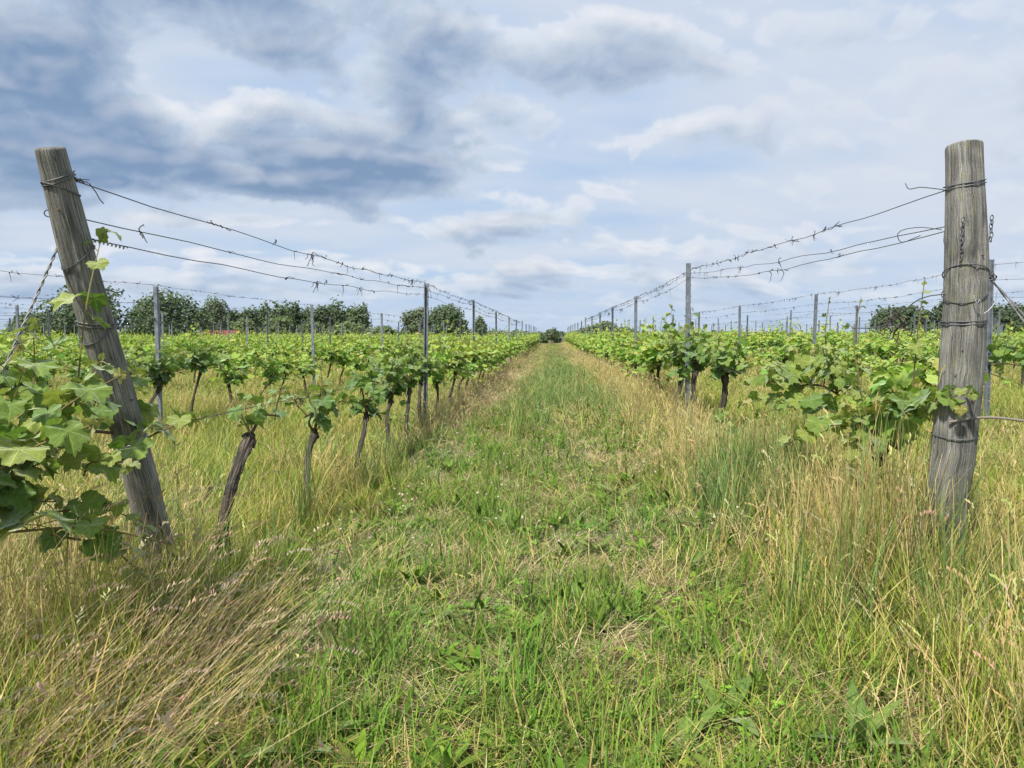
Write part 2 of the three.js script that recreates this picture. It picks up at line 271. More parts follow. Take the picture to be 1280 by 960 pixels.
  return { trunk: mergeGeometries(trunk), cane: canes.length ? mergeGeometries(canes) : null, shoot: shoots.length ? mergeGeometries(shoots) : null, leaves };
}
function nearVine(name, x, z, seed, o, label, group_) {
  const d = vineData(seed, { sides: 22, rings: 46, ...o }), g = group(name, V(x, landH(x, z), z));
  tag(g, label, 'grapevine', group_);
  mesh('trunk', d.trunk, barkMat, g); if (d.cane) mesh('cane', d.cane, caneMat, g); if (d.shoot) mesh('shoot', d.shoot, shootMat, g);
  for (const l of d.leaves.slice(0, 298)) { const m = mesh('leaf', LEAF[0][l.form], leafMat[l.tone], g); l.m.decompose(m.position, m.quaternion, m.scale); }
  if (d.leaves.length > 298) tag(mesh('foliage', mergeLeaves(d.leaves.slice(298), 0), foliageMat, g), null, null, null, 'stuff'); // past the three hundred
  return g;
}
const farVariants = [];
function farVine(lod, i) {
  const key = lod * 10 + i; if (farVariants[key]) return farVariants[key];
  const sparse = i % 3 === 1, upright = i % 3 === 2, d = vineData(900 + key * 13, { sides: lod === 1 ? 7 : 5, rings: lod === 1 ? 12 : 7, every: (lod === 1 ? 0.07 : 0.075) * (sparse ? 1.7 : 1), per: sparse ? 6 : 8, tone: 1.3, len: (upright ? 0.46 : 0.36) + 0.04 * (i % 4), droop: upright ? 0.2 : 0.42, head: 0.42 + 0.04 * (i % 4), wire: 0.58 + 0.03 * (i % 3), size: lod === 1 ? 0.066 : 0.075, petioles: false, skirt: 6, arms: [0.66, -0.6], extra: [[0, 0.68, 0.2 - 0.1 * i, 0.1, 1, 0.1, 0.55 + 0.05 * (i % 3), 9, 0.045], [0.03, 0.66, 0.35 - 0.12 * i, -0.1, 1, 0.05, 0.42 + 0.06 * (i % 4), 7, 0.045]] });
  return (farVariants[key] = { trunk: d.trunk, cane: lod === 1 ? mergeGeometries([d.cane, d.shoot]) : d.cane, foliage: mergeLeaves(d.leaves, lod) });
}

// ---------------------------------------------------------------- the vine rows
const ROWS = []; // x of each row; k counts outwards on either side of the track
for (let k = 0; k < 14; k++) { ROWS.push({ x: -1.6 - 3.25 * k, k, side: -1 }, { x: 1.65 + 3.25 * k, k, side: 1 }); }
ROWS.sort((a, b) => a.k - b.k || a.side - b.side);
const inView = (x, d, m = 2) => x > -0.80 * d - m && x < 0.70 * d + m;
const inFrame = (x, d) => x > -0.77 * d && x < 0.66 * d;
const ORD = ['first', 'second', 'third', 'fourth', 'fifth', 'sixth', 'seventh', 'eighth', 'ninth', 'tenth', 'eleventh', 'twelfth', 'thirteenth', 'fourteenth', 'fifteenth', 'sixteenth', 'seventeenth', 'eighteenth', 'nineteenth', 'twentieth'];
const SIDE = { '-1': 'leaning wooden post', '1': 'upright wooden post' };
const rowName = (w) => (w.k === 0 ? 'the row ending at the ' + SIDE[w.side] : 'the ' + ORD[w.k] + ' row out past the ' + SIDE[w.side]);
const rr = rng(4242);

// steel stakes: open C profile with punched hooks
function stakeGeo(h) {
  const s = new THREE.Shape(), w = 0.026, d = 0.017, t = 0.003;
  s.moveTo(-w, -d); s.lineTo(w, -d); s.lineTo(w, d); s.lineTo(w - 0.012, d); s.lineTo(w - 0.012, d - t); s.lineTo(w - t, d - t); s.lineTo(w - t, -d + t); s.lineTo(-w + t, -d + t); s.lineTo(-w + t, d - t); s.lineTo(-w + 0.012, d - t); s.lineTo(-w + 0.012, d); s.lineTo(-w, d); s.closePath();
  const e = new THREE.ExtrudeGeometry(s, { depth: h + 0.15, bevelEnabled: false }); e.rotateX(-Math.PI / 2); e.translate(0, -0.15, 0);
  const parts = [e]; for (let y = 0.62; y < h - 0.03; y += 0.14) for (const sx of [-1, 1]) parts.push(box(sx > 0 ? w : -w - 0.006, sx > 0 ? w + 0.006 : -w, y, y + 0.022, -0.006, 0.006));
  return mergeGeometries(parts.map((p) => (p.index ? p.toNonIndexed() : p)));
}
const stakeGeos = [1.80, 1.84, 1.78, 1.87].map(stakeGeo);
const stakeAt = new Map();
for (const w of ROWS) {
  const first = w.k === 0 ? (w.side < 0 ? 8.88 : 8.74) : w.k === 1 ? (w.side < 0 ? 8.52 : 8.27) : 8.2 + rr() * 0.9, step = w.side < 0 ? 5.82 : 5.3, list = []; let shown = 0;
  for (let d = first, i = 0; d < 78; d += step * (0.97 + 0.06 * rr()), i++) {
    const p = { d, v: Math.floor(rr() * 4), tx: (rr() - 0.5) * 0.035, tz: (rr() - 0.5) * 0.035, ry: (rr() - 0.5) * 0.5 + (rr() < 0.5 ? 0 : Math.PI) };
    list.push(p); if (!inView(w.x, d, 1.5)) continue;
    const m = mesh('steel_stake', stakeGeos[p.v], steelMat); m.position.set(w.x, landH(w.x, -d), -d); m.rotation.set(p.tx, p.ry, p.tz);
    const ok = inFrame(w.x, d); if (ok) p.n = shown++;
    tag(m, (ok ? ORD[p.n] + ' ' : 'outlying ') + 'grey galvanised steel stake along ' + rowName(w), 'stake', 'steel stakes along ' + rowName(w));
  }
  stakeAt.set(w, list);
}
const stakeY = (w, p, y) => V(w.x, landH(w.x, -p.d) + y, -p.d);

// wires with the dried tendrils left on them
const tendrils = []; for (let i = 0; i < 8; i++) {
  const r = rng(300 + i), parts = [], n = 2 + Math.floor(r() * 4);
  for (let k = 0; k < n; k++) {
    const o = V(0, 0, (r() - 0.5) * 0.07), pts = [o.clone()]; let p = o.clone(), a = r() * 6; const drop = 0.25 + r();
    if (r() < 0.55) { for (let j = 1; j < 9; j++) pts.push(V(Math.cos(a + j * 1.5) * 0.006, Math.sin(a + j * 1.5) * 0.006, o.z + j * 0.005 * (r() < 0.5 ? 1 : 1.4))); }
    else for (let j = 0; j < 4; j++) { p = p.clone().add(V((r() - 0.5) * 0.035, (r() - 0.75 * drop) * 0.03, (r() - 0.5) * 0.04)); pts.push(p); }
    const c = curve(pts, 5); parts.push(tube(c, c.map((_, q) => 0.0032 - 0.00035 * q), 3, null, false));
  }
  tendrils.push(mergeGeometries(parts));
}
const tangle = (() => { const r = rng(88), parts = []; for (let k = 0; k < 8; k++) { const pts = []; let p = V((r() - 0.5) * 0.03, (r() - 0.5) * 0.03, (r() - 0.5) * 0.16); for (let j = 0; j < 5; j++) { pts.push(p); p = p.clone().add(V((r() - 0.5) * 0.05, (r() - 0.65) * 0.05, (r() - 0.5) * 0.06)); } const c = curve(pts, 5); parts.push(tube(c, 0.0033, 3, null, false)); } return mergeGeometries(parts); })();
function addTendrils(w, pts, from, to, per, r) {
  for (let i = 0; i < pts.length - 1; i++) {
    const a = pts[i], b = pts[i + 1], d = -a.z; if (d < from || d > to || !inView(a.x, d, 0.5)) continue;
    const n = per * a.distanceTo(b) * (d < 4 ? 0.5 : 1.9), count = Math.floor(n) + (r() < n % 1 ? 1 : 0);
    for (let k = 0; k < count; k++) {
      const t = r(), big = r() < 0.07, m = mesh('dried_tendril', big ? tangle : tendrils[Math.floor(r() * 8)], tendrilMat, w);
      m.position.lerpVectors(a, b, t); m.rotation.set((r() - 0.5) * 0.6, (r() < 0.5 ? 0 : Math.PI) + (r() - 0.5), 0); m.scale.setScalar((0.5 + 0.55 * r()) * (big ? 0.85 : 1));
    }
  }
}
function wirePath(stops, sag, r, fine) {
  const out = [];
  for (let i = 0; i < stops.length - 1; i++) {
    const a = stops[i], b = stops[i + 1], n = fine && i < 2 ? 26 : i < 5 ? 7 : 3, s = sag * (0.4 + r()), k1 = r() * 9;
    for (let j = 0; j < n; j++) {
      const t = j / n, p = a.clone().lerp(b, t); p.y -= s * 4 * t * (1 - t);
      if (fine && i < 2) { const e = Math.min(1, t * 6, (1 - t) * 6); p.y += e * 0.012 * n2(t * 5 + k1, 3) + e * 0.004 * n2(t * 22 + k1, 8); p.x += e * 0.012 * n2(t * 4 + k1, 31); }
      out.push(p);
    }
  }
  out.push(stops[stops.length - 1].clone()); return out;
}
const WIRE_LABEL = ['topmost', 'second', 'third', 'lowest'];
function trellisWire(w, level, stops, sag, tendrilRate, radius = 0.0019) {
  const r = rng(1000 + w.k * 40 + (w.side + 1) * 10 + level), near = w.k < 2, pts = wirePath(stops, sag, r, near);
  const m = mesh('trellis_wire', tube(pts, radius, near ? 5 : 3, null, false), wireMat);
  tag(m, WIRE_LABEL[level] + ' thin steel trellis wire of ' + rowName(w), 'wire', 'trellis wires');
  if (tendrilRate) addTendrils(m, pts, 1, w.k === 0 ? 34 : 26, tendrilRate, r);
}
for (const w of ROWS) {
  const L = stakeAt.get(w).filter((p) => w.k === 0 || p.d > 1);
  const S = (y, j) => L.map((p) => stakeY(w, p, y + (n2(p.d * 3.1, w.x + y * 9) * j)));
  if (w.k === 0) {
    const left = w.side < 0, X = w.x;
    trellisWire(w, 0, [left ? V(X, 1.615, -2.30) : V(X - 0.02, 1.695, -3.05), ...S(left ? 1.80 : 1.79, 0.012)], left ? 0.035 : 0.03, 2.6, 0.0022);
    trellisWire(w, 1, [left ? V(X + 0.01, 1.49, -2.335) : V(X - 0.06, 1.535, -3.0), ...S(left ? 1.74 : 1.75, 0.02)], left ? 0.06 : 0.02, 1.1, 0.0021);
    trellisWire(w, 2, [left ? V(X + 0.015, 1.425, -2.36) : V(X - 0.03, 1.525, -3.02), ...S(left ? 1.64 : 1.70, 0.02)], left ? 0.05 : 0.05, 1.1, 0.0021);
    trellisWire(w, 3, [left ? V(X + 0.04, 0.74, -2.6) : V(X - 0.03, 0.79, -3.02), ...S(0.70, 0.02)], 0.02, 0.5, 0.0021);
  } else {
    const pre = [V(w.x, landH(w.x, -2.6) + 1.5, -2.6)];
    const lift = (p, dy) => V(p.x, p.y + dy, p.z);
    trellisWire(w, 0, [lift(pre[0], 0.2), ...S(1.78, 0.02)], 0.03, w.k < 5 ? 2.6 : 0, w.k < 3 ? 0.002 : 0.0024);
    trellisWire(w, 1, [lift(pre[0], 0.03), ...S(1.6, 0.03)], 0.05, w.k < 4 ? 1.6 : 0, w.k < 3 ? 0.002 : 0.0024);
    if (w.k < 6) trellisWire(w, 2, [lift(pre[0], -0.12), ...S(1.42, 0.04)], 0.06, w.k < 3 ? 1.2 : 0, 0.002);
    if (w.k < 3) trellisWire(w, 3, [lift(pre[0], -0.76), ...S(0.7, 0.02)], 0.03, 0, 0.002);
  }
}

// vines
const spots = []; // every vine that stands within the view
const taken = [];
nearVine('grapevine', -1.62, -1.88, 21, { head: 0.62, lean: 0.08, leanX: -0.04, rad: 0.018, arms: [0.72, -0.35], every: 0.08, len: 0.32, per: 9, size: 0.054, skirt: 7, tone: 1.4, droop: 0.25, wire: 0.78,
  extra: [[0.06, 0.92, -0.36, 0.1, 1, -0.16, 0.58, 8, 0.066], [0.03, 0.85, -0.2, 0.1, 1, 0.0, 0.34, 7, 0.064], [0.1, 0.72, -0.45, 0.5, 0.25, -0.35, 0.36, 7, 0.062], [0.04, 0.6, -0.2, 0.25, -0.2, -0.6, 0.36, 9, 0.062], [0.04, 0.52, -0.25, 0.2, -0.45, -0.5, 0.4, 10, 0.062], [0.1, 0.6, 0.0, 0.6, -0.15, -0.3, 0.4, 9, 0.062], [0.08, 0.8, -0.05, 0.5, 0.5, -0.3, 0.35, 7, 0.064], [0.02, 0.7, 0.05, 0.5, 0.3, -0.1, 0.4, 8, 0.07], [0.05, 0.68, -0.4, 0.35, 0.1, 0.3, 0.4, 8, 0.068], [0.0, 0.75, -0.15, 0.5, 0.6, -0.1, 0.3, 7, 0.07], [0.04, 0.8, 0.1, 0.3, 0.8, -0.2, 0.36, 7, 0.062]] },
'large-leaved grapevine sprawling in front of the leaning wooden post');
nearVine('grapevine', -1.6, -3.34, 52, { head: 0.60, lean: 0.27, leanX: 0.02, rad: 0.027, arms: [0.55], every: 0.28, len: 0.2, per: 3, size: 0.055, skirt: 2, wire: 0.66, extra: [[0.02, 0.63, -0.28, -0.1, 1, 0.15, 0.16, 2, 0.03], [0.02, 0.66, -0.62, 0.2, 0.8, 0, 0.2, 5, 0.06]] },
'gnarled almost bare grapevine just behind the leaning wooden post');
nearVine('grapevine', -1.6, -4.52, 63, { head: 0.50, lean: 0.28, rad: 0.02, arms: [0.5, -0.3], every: 0.15, len: 0.28, per: 5, size: 0.062, skirt: 3, wire: 0.62, extra: [[0.02, 0.6, -0.2, 0.05, 1, 0, 0.36, 6, 0.06]] },
'thin grapevine with sparse leaves, second behind the leaning wooden post');
nearVine('grapevine', -1.6, -5.75, 78, { head: 0.44, lean: 0.36, rad: 0.018, arms: [0.45, -0.35], every: 0.11, len: 0.36, per: 6, size: 0.065, skirt: 4, wire: 0.66 }, 'slanting grapevine, third behind the leaning wooden post');
nearVine('grapevine', -1.6, -6.75, 81, { head: 0.5, lean: 0.34, rad: 0.018, arms: [0.5, -0.4], every: 0.10, len: 0.4, per: 7, size: 0.066, skirt: 4 }, 'slanting leafy grapevine, fourth behind the leaning wooden post');
nearVine('grapevine', -1.6, -7.75, 95, { head: 0.52, lean: 0.34, rad: 0.019, arms: [0.5, -0.45], every: 0.095, len: 0.42, per: 7, size: 0.066, skirt: 4 }, 'slanting leafy grapevine just before the first steel stake of its row');
nearVine('grapevine', -1.6, -8.62, 103, { head: 0.54, lean: 0.34, rad: 0.02, arms: [0.5, -0.5], every: 0.095, len: 0.44, per: 7, size: 0.068, skirt: 4 }, 'dark-headed grapevine beside the first steel stake past the leaning wooden post');
nearVine('grapevine', 1.62, -3.58, 112, { head: 0.47, lean: 0.04, rad: 0.026, arms: [1.35, -0.5], every: 0.06, len: 0.29, per: 7, droop: 0.15, tone: 1.5, size: 0.066,  skirt: 2, wire: 0.68, extra: [[-0.03, 0.72, -0.15, 0.02, 1, 0.02, 0.50, 4, 0.035], [0.0, 0.72, -0.6, -0.12, 1, 0.0, 0.52, 5, 0.03], [0.02, 0.72, 0.25, 0.06, 1, 0.05, 0.56, 4, 0.035], [-0.05, 0.68, 0.38, -0.45, 0.2, 0.35, 0.24, 7, 0.062], [-0.05, 0.6, -0.75, -0.6, -0.1, -0.2, 0.34, 7, 0.064], [-0.05, 0.55, -0.3, -0.6, -0.2, 0.1, 0.34, 7, 0.078], [-0.02, 0.55, 0.05, -0.5, -0.3, 0.3, 0.3, 7, 0.075], [-0.02, 0.6, -0.5, -0.7, 0.1, 0, 0.35, 7, 0.072], [-0.04, 0.68, 0.45, 0.05, 0.35, 0.8, 0.34, 8, 0.062], [-0.05, 0.66, -1.1, -0.7, 0.15, 0, 0.34, 8, 0.068], [-0.05, 0.66, -0.9, -0.7, 0.4, 0.2, 0.34, 8, 0.066], [-0.05, 0.6, -1.25, -0.6, -0.1, -0.2, 0.3, 7, 0.07], [-0.04, 0.68, 0.4, 0.1, 0.15, 0.9, 0.3, 7, 0.06]] },
'broad-leaved grapevine half hiding its trunk beside the upright wooden post');
nearVine('grapevine', 1.64, -5.6, 118, { head: 0.12, lean: 0, rad: 0.012, arms: [], skirt: 4, len: 0.4, per: 5, size: 0.055, extra: [[-0.2, 0.1, -0.5, -0.1, 1, 0, 0.3, 6, 0.06]] }, 'short leafy sucker of a grapevine low in the dry grass');
nearVine('grapevine', 1.65, -7.15, 127, { head: 0.66, lean: 0.0, rad: 0.028, arms: [0.55, -0.25], every: 0.1, len: 0.32, per: 7, size: 0.068, skirt: 5, wire: 0.72 }, 'grapevine with straight thick trunk, last before the first stake of the upright post row');
nearVine('grapevine', 1.66, -8.35, 133, { head: 0.6, lean: 0.18, rad: 0.028, arms: [0.55, -0.5], every: 0.09, len: 0.46, per: 8, size: 0.07, skirt: 5, wire: 0.72, extra: [[0, 0.8, -0.5, 0.02, 1, 0, 0.75, 10, 0.055]] }, 'tall-shooted grapevine beside the first steel stake past the upright wooden post');
nearVine('grapevine', 1.65, -9.35, 139, { head: 0.6, lean: 0.1, rad: 0.028, arms: [0.55, -0.5], every: 0.08, len: 0.46, per: 8, size: 0.07, skirt: 6, wire: 0.7, extra: [[0, 0.8, -0.3, -0.05, 1, 0.1, 0.6, 9, 0.055]] }, 'dense bushy grapevine just past the first stake of the upright post row');
for (const w of ROWS) {
  const start = w.k === 0 ? (w.side < 0 ? 9.75 : 10.45) : 2.9 + rr();
  for (let d = start; d < 77; d += 1.12 * (0.92 + 0.16 * rr())) {
    if (!inView(w.x, d, 1.2) || (rr() < 0.05 && d < 30)) continue;
    spots.push({ w, x: w.x + (rr() - 0.5) * 0.08, d, a: rr() });
  }
}
spots.sort((p, q) => p.d - q.d);
const farSpots = []; let single = 0; const counts = new Map();
function vineLabel(s) { // counts the vines from the stake in view before them
  if (!inFrame(s.w.x, s.d)) return 'outlying leafy grapevine of ' + rowName(s.w);
  let n = -1; for (const p of stakeAt.get(s.w)) if (p.n !== undefined && p.d < s.d) n = p.n;
  const key = s.w.x + ':' + n, c = counts.get(key) ?? 0; counts.set(key, c + 1);
  return ORD[c] + ' grapevine ' + (n < 0 ? 'of ' : 'past the ' + ORD[n] + ' stake of ') + rowName(s.w);
}
for (const s of spots) {
  if (s.d < 9.6 && s.w.k < 3) {
    nearVine('grapevine', s.x, -s.d, 500 + single * 7, { every: 0.1, len: 0.38, per: 7, size: 0.068, skirt: 5, lean: s.w.side < 0 ? 0.25 : 0.05 }, vineLabel(s), 'grapevines in ' + rowName(s.w)); single++; continue;
  }
  if (single < 285) {
    const lod = s.d < 17 ? 1 : 2, v = farVine(lod, Math.floor(s.a * 7)), g = group('grapevine', V(s.x, landH(s.x, -s.d), -s.d)); single++;
    tag(g, vineLabel(s), 'grapevine', 'grapevines in ' + rowName(s.w));
    mesh('trunk', v.trunk, barkMat, g); mesh('cane', v.cane, caneMat, g); tag(mesh('foliage', v.foliage, foliageMat, g), null, null, null, 'stuff');
    g.rotation.y = (s.a * 7 % 1 < 0.5 && s.w.side > 0 ? Math.PI : 0) + (rr() - 0.5) * 0.2; const q = 0.85 + 0.35 * rr(); g.scale.set(q * (0.9 + 0.3 * rr()), 0.8 + 0.32 * rr(), q); g.rotation.x = -0.12 * rr() * (s.w.side < 0 ? 1.6 : 0.4);
  } else farSpots.push(s);
}
{
  const v = farVine(2, 8), far = mergeGeometries([v.foliage.clone(), (() => { const t = v.trunk.clone(); t.deleteAttribute('uv'); const n = t.attributes.position.count; t.setAttribute('color', new THREE.BufferAttribute(new Float32Array(n * 3).fill(0.09), 3)); return t; })()], true);
  const im = new THREE.InstancedMesh(far, [foliageMat, farWoodMat], farSpots.length), m = new THREE.Matrix4(), q = new THREE.Quaternion(), c = new THREE.Color();
  farSpots.forEach((s, i) => { q.setFromAxisAngle(UP, (s.a < 0.5 ? 0 : Math.PI) + (rr() - 0.5) * 0.5); m.compose(V(s.x, landH(s.x, -s.d), -s.d), q, V(0.95 + 0.25 * rr(), 0.88 + 0.26 * rr(), 0.95 + 0.25 * rr())); im.setMatrixAt(i, m); const k = 0.85 + 0.3 * rr(); im.setColorAt(i, c.setRGB(k * (0.95 + 0.15 * rr()), k, k)); });
  im.name = 'distant_grapevines'; im.castShadow = im.receiveShadow = true; scene.add(im); tag(im, 'mass of distant leafy grapevines across the flat field', 'grapevines', null, 'stuff');
}

// ---------------------------------------------------------------- wooden end posts
function ring(post, t, rad, tilt, phase, turns = 1, thick = 0.0022) { // wire loop round the post's axis at height share t
  const c = post.curve.getPoint(t), tg = post.curve.getTangent(t), x = V(1, 0, 0).sub(tg.clone().multiplyScalar(tg.x)).normalize(), y = tg.clone().cross(x), pts = [], n = 22 * turns;
  for (let i = 0; i <= n; i++) { const a = phase + i / 22 * Math.PI * 2, k = rad + 0.0025 + 0.0015 * Math.sin(a * 3); pts.push(c.clone().addScaledVector(x, Math.cos(a) * k).addScaledVector(y, Math.sin(a) * k).addScaledVector(tg, Math.sin(a + 0.6) * tilt + (i / n - 0.5) * 0.012 * turns)); }
  return tube(pts, thick, 5);
}
function woodPost(name, pts, radii, seed, label) {
  const g = group(name, null), cv = new THREE.CatmullRomCurve3(pts), r = rng(seed), N = 90, p = cv.getPoints(N), rad = p.map((_, i) => { const t = i / N * (radii.length - 1), k = Math.min(Math.floor(t), radii.length - 2); return lerp(radii[k], radii[k + 1], t - k); });
  const cracks = Array.from({ length: 16 }, () => [r() * 6.28, r() * 1.8 - 0.1, 0.25 + r() * 0.8, 0.035 + r() * 0.03, 0.04 + 0.1 * r()]), knots = Array.from({ length: 6 }, () => [r() * 6.28, r() * 1.9, 0.12 + 0.1 * r()]);
  const relief = (a, l) => { let q = 1 + 0.06 * n3(Math.cos(a) * 1.2 + seed, Math.sin(a) * 1.2, l * 2.2) + 0.022 * n3(Math.cos(a) * 5, Math.sin(a) * 5 + seed, l * 2); for (const [ca, cl, kw] of knots) { const da = Math.atan2(Math.sin(a - ca), Math.cos(a - ca)) / kw, dl = (l - cl) / 0.02; q += 0.09 * Math.exp(-da * da - dl * dl); } for (const [ca, cl, ch, cw, cd] of cracks) { const da = Math.atan2(Math.sin(a - ca - 0.15 * n2(l * 2, ca)), Math.cos(a - ca - 0.15 * n2(l * 2, ca))), dl = (l - cl) / ch; if (dl > 0 && dl < 1) q -= cd * Math.exp(-((da / cw) ** 2)) * Math.sin(dl * Math.PI); } return q; };
  // the sawn top is slightly domed and chamfered
  const top = p[N], tg = cv.getTangent(1); p.push(top.clone().addScaledVector(tg, 0.006), top.clone().addScaledVector(tg, 0.009)); rad.push(rad[N] * 0.96, rad[N] * 0.86);
  const body = tube(p, rad, 120, relief); const uv = body.attributes.uv; for (let i = 0; i < uv.count; i++) uv.setXY(i, uv.getX(i), uv.getY(i) * 0.9);
  tag(g, label, 'post'); mesh('shaft', body, new THREE.MeshStandardMaterial({ map: postWood, bumpMap: postWood, bumpScale: 0.006, roughness: 0.92 }), g);
  return { g, curve: cv, rad: (t) => rad[Math.round(t * N)] };
}
const wob = (a, b, n, amp, seed) => { const out = []; for (let i = 0; i <= n; i++) { const t = i / n, e = Math.sin(t * Math.PI); out.push(a.clone().lerp(b, t).add(V(amp * e * n2(t * 4, seed), amp * e * n2(t * 4, seed + 9), amp * e * n2(t * 4, seed + 21)))); } return out; };
const leaning = woodPost('leaning_wooden_post', [V(-1.6, -0.25, -2.94), V(-1.6, 0.3, -2.74), V(-1.6, 0.86, -2.54), V(-1.605, 1.3, -2.37), V(-1.61, 1.69, -2.245)], [0.060, 0.059, 0.058, 0.054, 0.045], 7, 'weathered grey wooden end post leaning outwards with wires wound round it');
{
  const P = leaning, loop = (t, tilt, ph, turns, th, mat = wireMat) => mesh('wire_wrap', ring(P, t, P.rad(t) * 1.02, tilt, ph, turns, th), mat, P.g);
  loop(0.945, 0.012, 0.5, 2, 0.0024); loop(0.925, -0.03, 2.2, 1, 0.0024); loop(0.79, 0.035, 0.3, 1, 0.0026); loop(0.655, -0.02, 1.0, 2, 0.0025); loop(0.64, 0.03, 2, 1, 0.0022); loop(0.425, 0.004, 0.4, 2, 0.002, shinyWireMat);
  // twisted wire ends, ring nail and staples
  const at = (t, dx, dz) => P.curve.getPoint(t).add(V(dx, 0, dz));
  const spiral = (a, b, turns, r, th) => { const pts = [], d = b.clone().sub(a), x = d.clone().cross(UP).normalize(), y = d.clone().normalize().cross(x); for (let i = 0; i <= turns * 9; i++) { const t = i / (turns * 9), q = t * turns * 6.283; pts.push(a.clone().addScaledVector(d, t).addScaledVector(x, Math.cos(q) * r).addScaledVector(y, Math.sin(q) * r)); } return tube(pts, th, 5); };
  mesh('twisted_wire', spiral(V(-1.585, 1.425, -2.36), V(-1.588, 1.421, -2.60), 10, 0.005, 0.0020), wireMat, P.g);
  mesh('twisted_wire', spiral(V(-1.595, 1.617, -2.29), V(-1.598, 1.618, -2.40), 5, 0.004, 0.0019), wireMat, P.g);
  mesh('loose_wire_end', tube(curve([V(-1.57, 1.612, -2.37), V(-1.565, 1.585, -2.40), V(-1.56, 1.565, -2.41), V(-1.553, 1.552, -2.42)], 10), 0.0019, 5), wireMat, P.g);
  mesh('loose_wire_end', tube(curve([V(-1.575, 1.262, -2.40), V(-1.55, 1.255, -2.43), V(-1.54, 1.248, -2.45), V(-1.52, 1.255, -2.47)], 12), 0.0022, 5), wireMat, P.g);
  mesh('ring_nail', (() => { const t = new THREE.TorusGeometry(0.011, 0.0022, 6, 14); t.rotateY(0.5); t.translate(-1.668, 1.50, -2.30); return t; })(), wireMat, P.g);
  for (const [t, a] of [[0.88, 0.2], [0.70, 0.9], [0.58, 0.6], [0.5, 1.3]]) { const c = P.curve.getPoint(t), k = P.rad(t), nl = new THREE.CylinderGeometry(0.0035, 0.0035, 0.012, 6); nl.rotateX(Math.PI / 2); nl.rotateY(a); nl.translate(c.x + Math.sin(a) * k, c.y, c.z + Math.cos(a) * k); mesh('nail', nl, rustMat, P.g); }
}
{ // the twisted guy cable from the leaning post to its ground anchor
  const A = V(-1.655, 1.435, -2.35), B = V(-1.64, 1.0, -2.045), Cc = V(-1.62, -0.05, -1.25), path = curve([A, A.clone().lerp(B, 0.5), B, B.clone().lerp(Cc, 0.5).add(V(0, -0.02, 0)), Cc], 150), parts = [];
  for (const ph of [0, Math.PI]) parts.push(tube(path.map((p, i) => { const q = i * 0.62 + ph; return p.clone().add(V(Math.cos(q) * 0.0028, Math.sin(q) * 0.0018, Math.sin(q) * 0.0022)); }), 0.0028, 5));
  const g = group('anchor_cable'); tag(g, 'twisted steel guy cable running from the leaning post down to the ground', 'cable');
  mesh('cable', mergeGeometries(parts), cableMat, g);
  for (const t of [0.42, 0.5, 0.56]) { const p = path[Math.round(t * 150)], k = new THREE.TorusKnotGeometry(0.006, 0.002, 30, 4, 2, 3); k.translate(p.x, p.y, p.z); mesh('knot', k, wireMat, g); }
}
const upright = woodPost('upright_wooden_post', [V(1.615, -0.25, -3.06), V(1.635, 0.3, -3.02), V(1.65, 0.8, -2.98), V(1.655, 1.3, -2.97), V(1.642, 1.85, -3.0)], [0.075, 0.076, 0.079, 0.077, 0.066], 19, 'weathered grey wooden end post standing nearly upright in tall dry grass');
